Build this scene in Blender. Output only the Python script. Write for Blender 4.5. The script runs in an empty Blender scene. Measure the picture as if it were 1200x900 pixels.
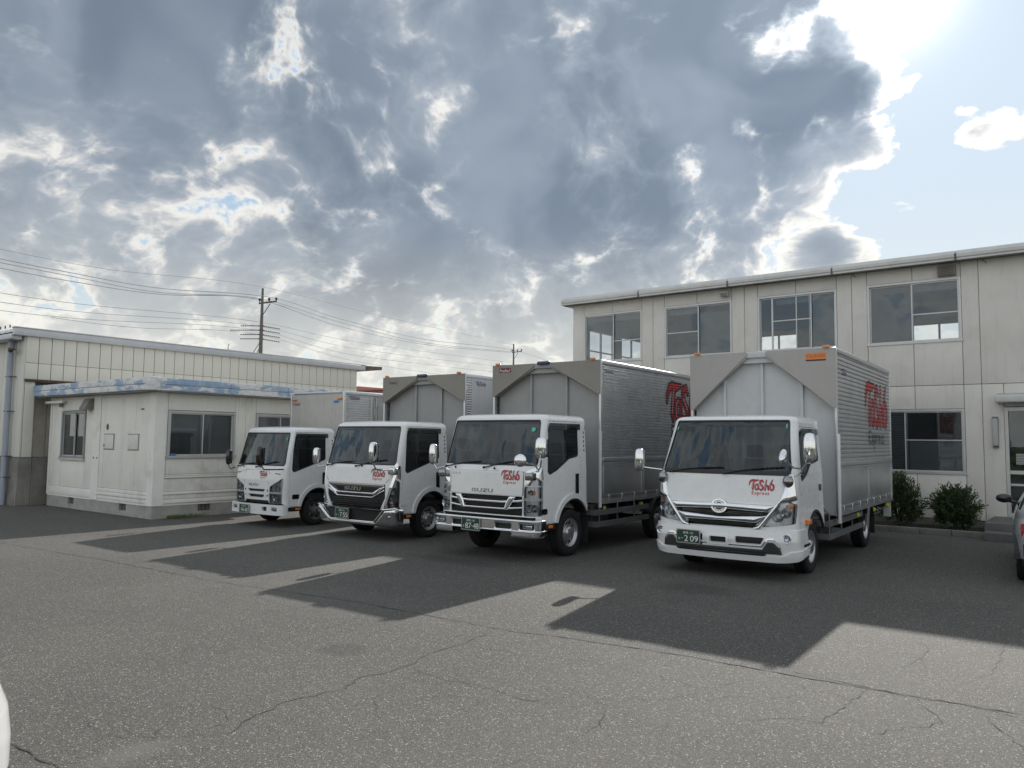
import bpy, bmesh, math, random
import numpy as np
from mathutils import Vector, Matrix
random.seed(7)
C = bpy.context.scene.collection
PI = math.pi
R = math.radians

# ------------------------------------------------------------------ camera
CAM_F, PIT, ROL, YAW, CAM_Z = 905.0, R(4.19), R(-0.646), R(-52.6), 1.9
_ex = Vector((-math.sin(YAW), -math.cos(YAW)))
_ey = Vector((-_ex.y, _ex.x))
def _w(v):                                   # camera-ground frame (right, forward, up) -> world
    return Vector((v[0]*_ex.x + v[1]*_ex.y, v[0]*_ey.x + v[1]*_ey.y, v[2]))
cr, sr, cp, sp = math.cos(ROL), math.sin(ROL), math.cos(PIT), math.sin(PIT)
c_right = _w((cr, sp*sr, -cp*sr))
c_up = _w((sr, -sp*cr, cp*cr))
c_back = _w((0, -cp, -sp))
cam_data = bpy.data.cameras.new('camera')
cam = bpy.data.objects.new('camera', cam_data)
C.objects.link(cam)
cam_data.sensor_width = 36.0
cam_data.lens = CAM_F/1200*36
cam_data.clip_start = 0.05
cam_data.clip_end = 6000
m = Matrix((c_right, c_up, c_back)).transposed().to_4x4()
m.translation = Vector((0, 0, CAM_Z))
cam.matrix_world = m
bpy.context.scene.camera = cam

def ray(x, y):                               # direction of a point of the photograph (1200x900)
    X, Z = (x-600)/CAM_F, -(y-450)/CAM_F
    return (c_right*X + c_up*Z - c_back).normalized()

# ------------------------------------------------------------------ exposure, sun
sc = bpy.context.scene
sc.view_settings.view_transform = 'Standard'
sc.view_settings.look = 'None'
sc.view_settings.exposure = 0.86
sc.view_settings.gamma = 1.0
sc.render.engine = 'CYCLES'
sc.cycles.max_bounces = 8
sc.cycles.transparent_max_bounces = 16
SUN = Vector((-0.335, 1.78, 1.0)).normalized()      # towards the sun
sun_el = math.asin(SUN.z)
sun_az = math.atan2(SUN.x, SUN.y)
sd = bpy.data.lights.new('sun', 'SUN')
sd.energy = 3.2
sd.angle = R(0.6)
sd.color = (1.0, 0.95, 0.875)
sun = bpy.data.objects.new('sun', sd)
C.objects.link(sun)
sun.location = (0, 0, 30)
sun.rotation_euler = SUN.to_track_quat('Z', 'Y').to_euler()

# ------------------------------------------------------------------ sky
world = bpy.data.worlds.new('World')
sc.world = world
world.use_nodes = True
nt = world.node_tree
nt.nodes.clear()
class NG:
    """tiny helper that chains shader nodes"""
    def __init__(s, nt): s.nt = nt
    def n(s, t, **k):
        nd = s.nt.nodes.new(t)
        for a, b in k.items(): setattr(nd, a, b)
        return nd
    def put(s, sock, v):
        if isinstance(v, bpy.types.NodeSocket): s.nt.links.new(v, sock)
        else: sock.default_value = v
    def math(s, op, a, b=0.0, clamp=False, c=None):
        nd = s.n('ShaderNodeMath', operation=op, use_clamp=clamp)
        s.put(nd.inputs[0], a); s.put(nd.inputs[1], b)
        if c is not None: s.put(nd.inputs[2], c)
        return nd.outputs[0]
    def vmath(s, op, a, b=None, out=0):
        nd = s.n('ShaderNodeVectorMath', operation=op)
        s.put(nd.inputs[0], a)
        if b is not None: s.put(nd.inputs[1], b)
        return nd.outputs[out]
    def mix(s, f, a, b):
        nd = s.n('ShaderNodeMix', data_type='RGBA')
        s.put(nd.inputs[0], f); s.put(nd.inputs[6], a); s.put(nd.inputs[7], b)
        return nd.outputs[2]
    def sstep(s, x, a, b, lo=0.0, hi=1.0):
        nd = s.n('ShaderNodeMapRange', interpolation_type='SMOOTHSTEP')
        s.put(nd.inputs[0], x)
        for i, v in enumerate((a, b, lo, hi)): s.put(nd.inputs[i+1], v)
        return nd.outputs[0]
    def noise(s, vec, scale, detail=8, rough=0.55, dist=0.0, out=0):
        nd = s.n('ShaderNodeTexNoise')
        s.put(nd.inputs['Vector'], vec); s.put(nd.inputs['Scale'], scale)
        nd.inputs['Detail'].default_value = detail
        nd.inputs['Roughness'].default_value = rough
        nd.inputs['Distortion'].default_value = dist
        return nd.outputs[out]
    def ramp(s, f, stops, interp='LINEAR'):
        nd = s.n('ShaderNodeValToRGB'); cr_ = nd.color_ramp; cr_.interpolation = interp
        while len(cr_.elements) > 1: cr_.elements.remove(cr_.elements[-1])
        cr_.elements[0].position = stops[0][0]; cr_.elements[0].color = (*stops[0][1], 1)
        for p, c_ in stops[1:]:
            e = cr_.elements.new(p); e.color = (*c_, 1)
        s.put(nd.inputs[0], f)
        return nd.outputs[0]
g = NG(nt)
bg = g.n('ShaderNodeBackground'); wo = g.n('ShaderNodeOutputWorld')
nt.links.new(bg.outputs[0], wo.inputs[0])
bg.inputs[1].default_value = 0.1
world.cycles.sampling_method = 'NONE'
sky = g.n('ShaderNodeTexSky', sky_type='NISHITA')
sky.sun_disc = False
sky.sun_elevation = sun_el
sky.sun_rotation = sun_az
sky.air_density = 1.0; sky.dust_density = 1.2; sky.ozone_density = 1.0
tc = g.n('ShaderNodeTexCoord')
d = g.vmath('NORMALIZE', tc.outputs['Generated'])
sep = g.n('ShaderNodeSeparateXYZ'); g.put(sep.inputs[0], d)
dz = g.math('MAXIMUM', sep.outputs[2], 0.0)
# cloud deck seen in perspective: direction projected on a flat layer
inv = g.math('DIVIDE', 1.0, g.math('ADD', dz, 0.34))
comb = g.n('ShaderNodeCombineXYZ')
g.put(comb.inputs[0], g.math('MULTIPLY', sep.outputs[0], inv))
g.put(comb.inputs[1], g.math('MULTIPLY', sep.outputs[1], inv))
P0 = g.vmath('ADD', g.vmath('MULTIPLY', comb.outputs[0], (.45, .45, .45)), g.vmath('MULTIPLY', d, (1.05, 1.05, 1.75)))
warp = g.noise(P0, 1.6, 4, 0.5, out=1)
wsub = g.vmath('SUBTRACT', warp, (0.5, 0.5, 0.5))
wsc = g.vmath('MULTIPLY', wsub, (0.35, 0.35, 0.35))
P1 = g.vmath('ADD', P0, wsc)
big = g.noise(P1, 1.5, 3, 0.5)
fine = g.noise(P1, 4.2, 14, 0.60)
wisp = g.noise(P1, 13.0, 12, 0.66)
vor = g.n('ShaderNodeTexVoronoi', feature='F1'); g.put(vor.inputs['Vector'], g.vmath('ADD', P1, g.vmath('MULTIPLY', g.noise(P1, 9.0, 4, .6, out=1), (.05, .05, .05))))
vor.inputs['Scale'].default_value = 9.0; vor.inputs['Detail'].default_value = 3.0; vor.inputs['Roughness'].default_value = .55
billow = g.math('SUBTRACT', .70, vor.outputs['Distance'])
soft = g.noise(P1, 2.6, 6, 0.55, 0.4)
# where the cloud deck is solid or open (directions of the real sky)
def blob(px, py, rad_px, amp, prev):
    c = ray(px, py)
    k = 1.0/(2*(rad_px/CAM_F)**2)
    dt = g.vmath('DOT_PRODUCT', d, tuple(c), out=1)
    e = g.math('EXPONENT', g.math('MULTIPLY', g.math('SUBTRACT', dt, 1.0), 2*k))
    return g.math('MULTIPLY_ADD', e, amp, c=prev)
BLOBS = [(190, 120, 190, .26), (420, 250, 120, .18), (640, 210, 150, .20), (900, 150, 80, .34), (620, 60, 110, .14), (700, 310, 90, .16), (60, 60, 160, .06), (560, 330, 90, .06), (240, 330, 120, .06),
         (820, 40, 70, .14), (1030, 125, 40, .40), (1005, 30, 40, .16), (440, 45, 42, -.11), (500, 120, 26, -.12), (370, 20, 50, -.03), (480, 30, 20, -.12), (415, 115, 12, -.16), (540, 110, 14, -.18), (285, 225, 28, -.10), (240, 280, 34, -.06), (110, 255, 46, -.06), (170, 290, 36, -.04), (40, 170, 40, -.08), (330, 300, 50, -.10),
         (886, 66, 20, -.26), (935, 55, 22, -.14), (1010, 20, 30, -.26), (1125, 40, 70, -.36), (1115, 200, 70, -.40), (985, 262, 55, -.20), (1190, 250, 80, -.34), (1176, 138, 42, .60), (1138, 146, 18, .30), (1200, 50, 60, -.3), (1067, 250, 24, .46), (972, 288, 20, .40), (1160, 50, 16, .38), (840, 325, 50, -.10),
         (780, 350, 90, -.03), (480, 370, 160, -.10), (130, 370, 160, -.10), (768, 130, 20, -.13), (800, 200, 20, -.12), (830, 235, 22, -.2), (870, 145, 14, -.26), (445, 190, 14, -.22), (740, 275, 30, -.08), (620, 345, 40, -.08), (1200, 0, 60, -.2)]
bias = 0.0
for b_ in BLOBS: bias = blob(*b_, bias)
dens = g.math('ADD', g.math('MULTIPLY_ADD', fine, 0.78, c=0.13), g.math('MULTIPLY_ADD', big, 0.45, c=bias))
dens = g.math('ADD', dens, g.math('MULTIPLY', g.math('SUBTRACT', wisp, 0.5), 0.14))
dens = g.math('ADD', dens, g.math('MULTIPLY_ADD', billow, 0.20, c=.03))
crisp = g.math('ADD', dens, g.math('MULTIPLY', g.math('SUBTRACT', wisp, 0.5), 0.55))
crisp = g.math('ADD', crisp, g.math('MULTIPLY_ADD', billow, 0.22, c=-.03))
anti = g.sstep(g.vmath('DOT_PRODUCT', d, tuple(SUN), out=1), .35, -.35)
dens = g.math('MULTIPLY_ADD', anti, -.03, c=dens)
crisp = g.math('MULTIPLY_ADD', anti, -.03, c=crisp)
cover = g.sstep(crisp, 0.45, 0.57)
thick = g.sstep(g.math('ADD', dens, g.math('MULTIPLY', g.math('SUBTRACT', soft, 0.5), 0.55)), 0.50, 1.04)
thick = g.math('MULTIPLY', thick, g.sstep(crisp, 0.48, 0.80, 0.10, 1.0))
sdot = g.vmath('DOT_PRODUCT', d, tuple(SUN), out=1)
sd0 = g.math('MAXIMUM', sdot, 0.0)
near = g.math('POWER', sd0, 7.0)
near2 = g.math('POWER', sd0, 160.0)
lum = g.ramp(thick, [(0, (6.4, 6.35, 6.1)), (0.12, (5.5, 5.5, 5.3)), (0.30, (3.8, 3.95, 4.15)), (0.58, (2.40, 2.76, 3.20)), (1, (1.62, 1.98, 2.48))])
thin = g.math('SUBTRACT', 1.0, thick)
var = g.sstep(g.noise(P1, 2.2, 3, .5, .8), .34, .64, .80, 1.16)
var3 = g.n('ShaderNodeCombineXYZ')
for i_ in range(3): g.put(var3.inputs[i_], g.math('POWER', var, (1.15, 1.0, .85)[i_]))
lum = g.mix(thick, lum, g.vmath('MULTIPLY', lum, var3.outputs[0]))
glow = g.math('MULTIPLY_ADD', near, 0.22, c=0.80)
glow = g.math('ADD', glow, g.math('MULTIPLY', g.math('MULTIPLY', near2, thin), 1.1))
# clouds on the far side from the sun are lit on the side we see
lum = g.mix(anti, lum, g.ramp(thick, [(0, (6.8, 6.8, 6.7)), (.5, (5.4, 5.6, 5.9)), (1, (4.2, 4.5, 5.1))]))
gl3 = g.n('ShaderNodeCombineXYZ')
for i_ in range(3): g.put(gl3.inputs[i_], glow)
cl = g.vmath('MULTIPLY', lum, gl3.outputs[0])
clear = g.mix(0.80, g.vmath('MINIMUM', sky.outputs[0], (9, 9, 9)), (2.25, 3.0, 3.75, 1))
up = g.sstep(sep.outputs[2], 0.15, 0.9)
clear = g.mix(g.math('MULTIPLY', up, .55), clear, (1.9, 3.1, 5.0, 1))
clear = g.vmath('ADD', clear, g.vmath('MULTIPLY', g.mix(near2, (0, 0, 0, 1), (1, .97, .9, 1)), (.8, .8, .8)))
clear = g.vmath('ADD', clear, g.vmath('MULTIPLY', g.mix(g.math('POWER', sd0, 900.0), (0, 0, 0, 1), (1, .97, .9, 1)), (9, 9, 9)))
clear = g.vmath('ADD', clear, g.vmath('MULTIPLY', g.mix(near, (0, 0, 0, 1), (1, .95, .85, 1)), (.45, .45, .45)))
col = g.mix(cover, clear, cl)
# pale bright haze towards the horizon
hz = g.sstep(sep.outputs[2], -0.02, 0.30, 1.0, 0.0)
hz = g.math('MULTIPLY', hz, 0.74)
col = g.mix(hz, col, (5.5, 5.38, 4.8, 1))
nt.links.new(col, bg.inputs[0])
# ------------------------------------------------------------------ materials
def new_mat(name):
    m = bpy.data.materials.new(name); m.use_nodes = True
    m.node_tree.nodes.clear()
    g = NG(m.node_tree)
    out = g.n('ShaderNodeOutputMaterial')
    return m, g, out
def P(name, col, rough=0.5, metal=0.0, var=0.06, vscale=3.0, bump=0.0, bscale=60.0, coat=0.0, dirt=None, streak=0.0, spec=0.5, rvar=0.1, fine=0.0):
    """Principled with uneven colour, uneven gloss, optional dirt / vertical streaks and fine relief"""
    m, g, out = new_mat(name)
    b = g.n('ShaderNodeBsdfPrincipled')
    tc = g.n('ShaderNodeTexCoord'); v = tc.outputs['Object']
    n1 = g.noise(v, vscale, 6, 0.6)
    lo = tuple(max(0, c*(1-var)) for c in col)+(1,); hi = tuple(min(1, c*(1+var)) for c in col)+(1,)
    c = g.mix(g.sstep(n1, 0.3, 0.7), lo, hi)
    if fine:
        n3 = g.noise(v, bscale, 3, 0.7)
        c = g.mix(g.math('MULTIPLY', g.sstep(n3, 0.35, 0.7), fine), c, tuple(x*0.5 for x in col)+(1,))
    if dirt:
        n2 = g.noise(v, 1.7, 8, 0.65)
        c = g.mix(g.math('MULTIPLY', g.sstep(n2, 0.5, 0.75), dirt[1]), c, (*dirt[0], 1))
    if streak:
        mp = g.n('ShaderNodeMapping'); g.put(mp.inputs[0], v); mp.inputs['Scale'].default_value = (7, 7, 0.5)
        n4 = g.noise(mp.outputs[0], 1.6, 8, 0.7)
        c = g.mix(g.math('MULTIPLY', g.sstep(n4, 0.5, 0.8), streak), c, tuple(x*0.42 for x in (col[0], col[1]*.95, col[2]*.85))+(1,))
    g.put(b.inputs['Base Color'], c)
    n5 = g.noise(v, vscale*4, 4, 0.6)
    g.put(b.inputs['Roughness'], g.math('ADD', rough-rvar*0.5, g.math('MULTIPLY', n5, rvar), clamp=True))
    b.inputs['Metallic'].default_value = metal
    b.inputs['Coat Weight'].default_value = coat
    b.inputs['Coat Roughness'].default_value = 0.06
    b.inputs['Specular IOR Level'].default_value = spec
    if bump:
        bp = g.n('ShaderNodeBump'); bp.inputs['Strength'].default_value = bump; bp.inputs['Distance'].default_value = 0.01
        g.put(bp.inputs['Height'], g.noise(v, bscale, 5, 0.6)); g.put(b.inputs['Normal'], bp.outputs[0])
    g.nt.links.new(b.outputs[0], out.inputs[0])
    return m
def glass(name, tint, trans=0.8, gloss=1.0, rough=0.01, ior=1.5):
    m, g, out = new_mat(name)
    tr = g.n('ShaderNodeBsdfTransparent'); tr.inputs[0].default_value = (*[t*trans for t in tint], 1)
    gl = g.n('ShaderNodeBsdfGlossy'); gl.inputs['Roughness'].default_value = rough
    gl.inputs['Color'].default_value = (.90*gloss, .96*gloss, gloss, 1)
    fr = g.n('ShaderNodeFresnel'); fr.inputs[0].default_value = ior
    tc = g.n('ShaderNodeTexCoord')
    bp = g.n('ShaderNodeBump'); bp.inputs['Strength'].default_value = 0.05; bp.inputs['Distance'].default_value = 0.004
    g.put(bp.inputs['Height'], g.noise(tc.outputs['Object'], 2.0, 2, 0.5)); g.put(gl.inputs['Normal'], bp.outputs[0])
    mx = g.n('ShaderNodeMixShader')
    g.put(mx.inputs[0], g.math('MULTIPLY_ADD', fr.outputs[0], 1.6, True, 0.0))
    g.nt.links.new(tr.outputs[0], mx.inputs[1]); g.nt.links.new(gl.outputs[0], mx.inputs[2])
    g.nt.links.new(mx.outputs[0], out.inputs[0])
    return m
M = {}
M['paint'] = P('white_cab_paint', (.78, .785, .78), .28, 0, .02, coat=.7, dirt=((.52, .50, .46), .14), rvar=.06)
M['box_white'] = P('box_paint', (.60, .615, .62), .5, 0, .03, dirt=((.40, .38, .34), .3), streak=.10)
M['box_grey'] = P('box_front_grey', (.35, .35, .345), .5, .0, .04, dirt=((.28, .27, .25), .35), streak=.15)
M['beige_alu'] = P('beige_aluminium_skin', (.52, .505, .47), .42, .30, .05, dirt=((.36, .33, .27), .4), streak=.35)
M['alu'] = P('aluminium', (.60, .61, .62), .36, .85, .05, rvar=.15, dirt=((.35, .34, .33), .3))
M['alu_dull'] = P('dull_aluminium', (.42, .43, .44), .45, .55, .05, rvar=.15, dirt=((.30, .29, .28), .3), streak=.1)
M['chrome'] = P('chrome', (.78, .79, .80), .09, 1.0, .01, rvar=.05)
M['dchrome'] = P('smoked_chrome', (.32, .32, .33), .16, 1.0, .02, rvar=.05)
M['rim'] = P('steel_rim', (.52, .52, .53), .3, .8, .05, rvar=.1, dirt=((.2, .17, .14), .5))
M['rim_dark'] = P('grey_steel_rim', (.16, .16, .165), .5, .5, .06, dirt=((.1, .08, .07), .5))
M['tyre'] = P('tyre_rubber', (.022, .022, .023), .8, 0, .15, bump=.3, bscale=90, dirt=((.06, .055, .05), .5), spec=.3)
M['black'] = P('black_plastic', (.018, .018, .019), .5, 0, .1)
M['gloss_black'] = P('gloss_black', (.01, .01, .011), .12, 0, .1, coat=.5)
M['frame'] = P('chassis_black', (.03, .03, .032), .55, .0, .2, dirt=((.09, .075, .06), .6))
M['grey_guard'] = P('side_guard_grey', (.16, .165, .17), .5, .2, .1, dirt=((.1, .09, .08), .5))
M['interior'] = P('cab_interior', (.035, .035, .04), .7, 0, .1)
M['seat'] = P('seat_cloth', (.045, .045, .05), .9, 0, .2)
M['lining'] = P('cab_lining', (.30, .31, .32), .8, 0, .05)
M['dash'] = P('dashboard', (.03, .03, .033), .6, 0, .1)
M['paper'] = P('paper', (.75, .75, .74), .8, 0, .02)
M['glass'] = glass('cab_glass', (.44, .50, .50), .80)
M['side_glass'] = glass('dark_cab_glass', (.22, .26, .26), .75)
M['deflector'] = P('beige_grey_deflector', (.27, .252, .225), .55, .05, .04, dirt=((.22, .21, .19), .4), streak=.1)
M['deflector_light'] = P('light_grey_deflector', (.42, .405, .38), .5, 0, .03, dirt=((.34, .33, .31), .35), streak=.12)
M['lamp_glass'] = glass('lamp_lens', (.95, .97, 1), .95, ior=1.45)
M['window_glass'] = glass('building_glass', (.84, .87, .89), .97, ior=1.52)
M['smoke'] = glass('smoked_visor', (.16, .15, .15), .7)
M['amber'] = P('amber_lens', (.75, .22, .03), .25, 0, .05, coat=.5)
M['orange'] = P('orange_sticker', (.80, .24, .06), .5, 0, .03)
M['red_lens'] = P('red_lens', (.55, .02, .03), .15, 0, .05, coat=.8)
M['yellow'] = P('yellow_lamp', (.68, .60, .08), .4, 0, .08)
M['red_print'] = P('red_lettering', (.52, .045, .050), .5, 0, .06)
M['maroon_print'] = P('maroon_badge', (.16, .02, .035), .5, 0, .06)
M['dark_print'] = P('dark_lettering', (.05, .04, .045), .5, 0, .06)
M['violet_print'] = P('violet_lettering', (.16, .10, .24), .5, 0, .06)
M['white_print'] = P('white_lettering', (.8, .8, .78), .5, 0, .02)
M['blue_print'] = P('blue_badge', (.06, .2, .5), .4, 0, .06)
M['navy'] = P('navy_lamp', (.012, .022, .09), .25, 0, .06, coat=.5)
M['plate_green'] = P('plate_green', (.012, .055, .03), .4, 0, .04)
M['sticker_green'] = P('inspection_sticker', (.1, .5, .35), .5, 0, .04)
# ------------------------------------------------------------------ mesh builder
class MB:
    def __init__(s): s.v = []; s.f = []; s.sm = []
    def add(s, v, f, smooth=False):
        o = len(s.v); s.v += [tuple(p) for p in v]; s.f += [tuple(i+o for i in q) for q in f]; s.sm += [smooth]*len(f); return s
    def box(s, x0, x1, y0, y1, z0, z1):
        x0, x1 = min(x0, x1), max(x0, x1); y0, y1 = min(y0, y1), max(y0, y1); z0, z1 = min(z0, z1), max(z0, z1)
        v = [(x, y, z) for z in (z0, z1) for y in (y0, y1) for x in (x0, x1)]
        return s.add(v, [(0, 2, 3, 1), (4, 5, 7, 6), (0, 1, 5, 4), (2, 6, 7, 3), (0, 4, 6, 2), (1, 3, 7, 5)])
    def bbox(s, x0, x1, y0, y1, z0, z1, b=0.01, seg=2):
        bm = bmesh.new()
        bmesh.ops.create_cube(bm, size=1, matrix=Matrix.Translation(((x0+x1)/2, (y0+y1)/2, (z0+z1)/2)) @ Matrix.Diagonal((abs(x1-x0), abs(y1-y0), abs(z1-z0), 1)))
        bmesh.ops.bevel(bm, geom=bm.edges[:], offset=b, segments=seg, profile=0.6, affect='EDGES')
        bm.verts.index_update()
        s.add([v.co for v in bm.verts], [[v.index for v in f.verts] for f in bm.faces], True); bm.free(); return s
    def tube(s, pts, r, n=8, caps=True, smooth=True):
        pts = [Vector(p) for p in pts]; rr = r if isinstance(r, (list, tuple)) else [r]*len(pts)
        V = []; F = []; up = None
        for i, p in enumerate(pts):
            t = (pts[min(i+1, len(pts)-1)]-pts[max(i-1, 0)])
            if t.length < 1e-9: t = Vector((0, 0, 1))
            t.normalize()
            if up is None:
                up = Vector((0, 0, 1)) if abs(t.z) < .9 else Vector((1, 0, 0))
            a = t.cross(up)
            if a.length < 1e-6: a = t.cross(Vector((0, 1, 0)))
            a.normalize(); up = a.cross(t)
            b = up
            for k in range(n):
                th = 2*PI*k/n
                V.append(p+(a*math.cos(th)+b*math.sin(th))*rr[i])
        for i in range(len(pts)-1):
            for k in range(n):
                F.append((i*n+k, i*n+(k+1) % n, (i+1)*n+(k+1) % n, (i+1)*n+k))
        s.add(V, F, smooth)
        if caps:
            s.add(V[:n], [tuple(range(n))]); s.add(V[-n:], [tuple(reversed(range(n)))])
        return s
    def lathe(s, prof, n=32, axis='x', c=(0, 0, 0), smooth=True):
        """prof: (along axis, radius)"""
        V = []; F = []
        for a, r in prof:
            for k in range(n):
                th = 2*PI*k/n; p = (a, r*math.cos(th), r*math.sin(th))
                if axis == 'z': p = (p[1], p[2], p[0])
                if axis == 'y': p = (p[2], p[0], p[1])
                V.append((p[0]+c[0], p[1]+c[1], p[2]+c[2]))
        for i in range(len(prof)-1):
            for k in range(n):
                F.append((i*n+k, i*n+(k+1) % n, (i+1)*n+(k+1) % n, (i+1)*n+k))
        return s.add(V, F, smooth)
    def ellipsoid(s, c, r, n=16, m=10):
        V = []; F = []
        for i in range(m+1):
            ph = PI*i/m
            for k in range(n):
                th = 2*PI*k/n
                V.append((c[0]+r[0]*math.sin(ph)*math.cos(th), c[1]+r[1]*math.sin(ph)*math.sin(th), c[2]+r[2]*math.cos(ph)))
        for i in range(m):
            for k in range(n):
                F.append((i*n+k, (i+1)*n+k, (i+1)*n+(k+1) % n, i*n+(k+1) % n))
        return s.add(V, F, True)
    def prism(s, poly, lo, hi, plane='xz'):
        """extrude a 2D polygon; plane tells which axes it lies in, lo..hi is the third"""
        n = len(poly)
        def q(p, t): return {'xz': (p[0], t, p[1]), 'yz': (t, p[0], p[1]), 'xy': (p[0], p[1], t)}[plane]
        V = [q(p, lo) for p in poly]+[q(p, hi) for p in poly]
        F = [tuple(range(n)), tuple(reversed(range(n, 2*n)))]+[(i, i+n, (i+1) % n+n, (i+1) % n) for i in range(n)]
        return s.add(V, F)
    def xf(s, mat):
        s.v = [tuple(mat @ Vector(p)) for p in s.v]; return s
    def mesh(s, name, mat):
        me = bpy.data.meshes.new(name); me.from_pydata(s.v, [], s.f)
        me.polygons.foreach_set('use_smooth', s.sm)
        me.materials.append(M[mat] if isinstance(mat, str) else mat)
        bm = bmesh.new(); bm.from_mesh(me); bmesh.ops.recalc_face_normals(bm, faces=bm.faces[:]); bm.to_mesh(me); bm.free()
        return me
    def build(s, name, mat, parent=None, loc=None, label=None, kind=None, recalc=True):
        me = s.mesh(name, mat)
        o = bpy.data.objects.new(name, me); C.objects.link(o)
        if parent: o.parent = parent
        if loc: o.location = loc
        if label: o['label'] = label
        if kind: o['kind'] = kind
        return o
def box(name, mat, parent, x0, x1, y0, y1, z0, z1, b=0, **k):
    mb = MB()
    if b: mb.bbox(x0, x1, y0, y1, z0, z1, b)
    else: mb.box(x0, x1, y0, y1, z0, z1)
    return mb.build(name, mat, parent, **k)
def thing(name, label, cat, loc=(0, 0, 0), rz=0, group=None):
    o = bpy.data.objects.new(name, None); C.objects.link(o)
    o.location = loc; o.rotation_euler = (0, 0, rz); o['label'] = label; o['category'] = cat
    o.empty_display_size = 0.2
    if group: o['group'] = group
    return o
def tag(o, label, cat, group=None, kind=None):
    o['label'] = label; o['category'] = cat
    if group: o['group'] = group
    if kind: o['kind'] = kind
    return o
# ------------------------------------------------------------------ signed distance regions -> skins
def s_box(cx, cy, hx, hy, r=0.0):
    def f(U, V):
        a = np.abs(U-cx)-(hx-r); b = np.abs(V-cy)-(hy-r)
        return np.hypot(np.maximum(a, 0), np.maximum(b, 0))+np.minimum(np.maximum(a, b), 0)-r
    return f
def s_rect(u0, u1, v0, v1, r=0.0): return s_box((u0+u1)/2, (v0+v1)/2, (u1-u0)/2, (v1-v0)/2, r)
def s_circ(cx, cy, r): return lambda U, V: np.hypot(U-cx, V-cy)-r
def s_poly(pts, r=0.0):
    P_ = np.array(pts, float)
    if r:                                    # inset, then grow by r: round corners
        n = len(P_); area = 0.5*sum(P_[i][0]*P_[(i+1) % n][1]-P_[(i+1) % n][0]*P_[i][1] for i in range(n))
        if area < 0: P_ = P_[::-1].copy()
        Q = []
        for i in range(n):
            a, b, c = P_[i-1], P_[i], P_[(i+1) % n]
            d1 = (b-a)/np.linalg.norm(b-a); d2 = (c-b)/np.linalg.norm(c-b)
            n1 = np.array([-d1[1], d1[0]]); n2 = np.array([-d2[1], d2[0]])
            bis = n1+n2; k = r/max(0.3, (1+n1@n2)); Q.append(b+bis*k)
        P_ = np.array(Q)
    def f(U, V):
        U = np.asarray(U, float); V = np.asarray(V, float)
        dd = np.full(U.shape, 1e9); sg = np.ones(U.shape)
        n = len(P_)
        for i in range(n):
            a = P_[i]; b = P_[i-1]; ex, ey = b-a; wx = U-a[0]; wy = V-a[1]
            t = np.clip((wx*ex+wy*ey)/(ex*ex+ey*ey+1e-12), 0, 1)
            bx = wx-ex*t; by = wy-ey*t; dd = np.minimum(dd, bx*bx+by*by)
            c1 = V >= a[1]; c2 = V < b[1]; c3 = ex*wy > ey*wx
            fl = (c1 & c2 & c3) | (~c1 & ~c2 & ~c3); sg = np.where(fl, -sg, sg)
        return sg*np.sqrt(dd)-r
    return f
def s_stroke(pts, w):
    """polyline with half-width per point"""
    W = w if isinstance(w, (list, tuple)) else [w]*len(pts)
    def f(U, V):
        out = np.full(np.shape(U), 1e9)
        for i in range(len(pts)-1):
            ax, ay = pts[i]; bx, by = pts[i+1]; ex, ey = bx-ax, by-ay
            t = np.clip(((U-ax)*ex+(V-ay)*ey)/(ex*ex+ey*ey+1e-12), 0, 1)
            out = np.minimum(out, np.hypot(U-ax-ex*t, V-ay-ey*t)-(W[i]*(1-t)+W[i+1]*t))
        return out
    return f
def U_(*fs): return lambda U, V: np.minimum.reduce([f(U, V) for f in fs])
def I_(*fs): return lambda U, V: np.maximum.reduce([f(U, V) for f in fs])
def cut(a, *bs): return lambda U, V: np.maximum.reduce([a(U, V)]+[-b(U, V) for b in bs])
def grow(f, k): return lambda U, V: f(U, V)-k
def mir(f): return lambda U, V: f(np.abs(U), V)
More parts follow.
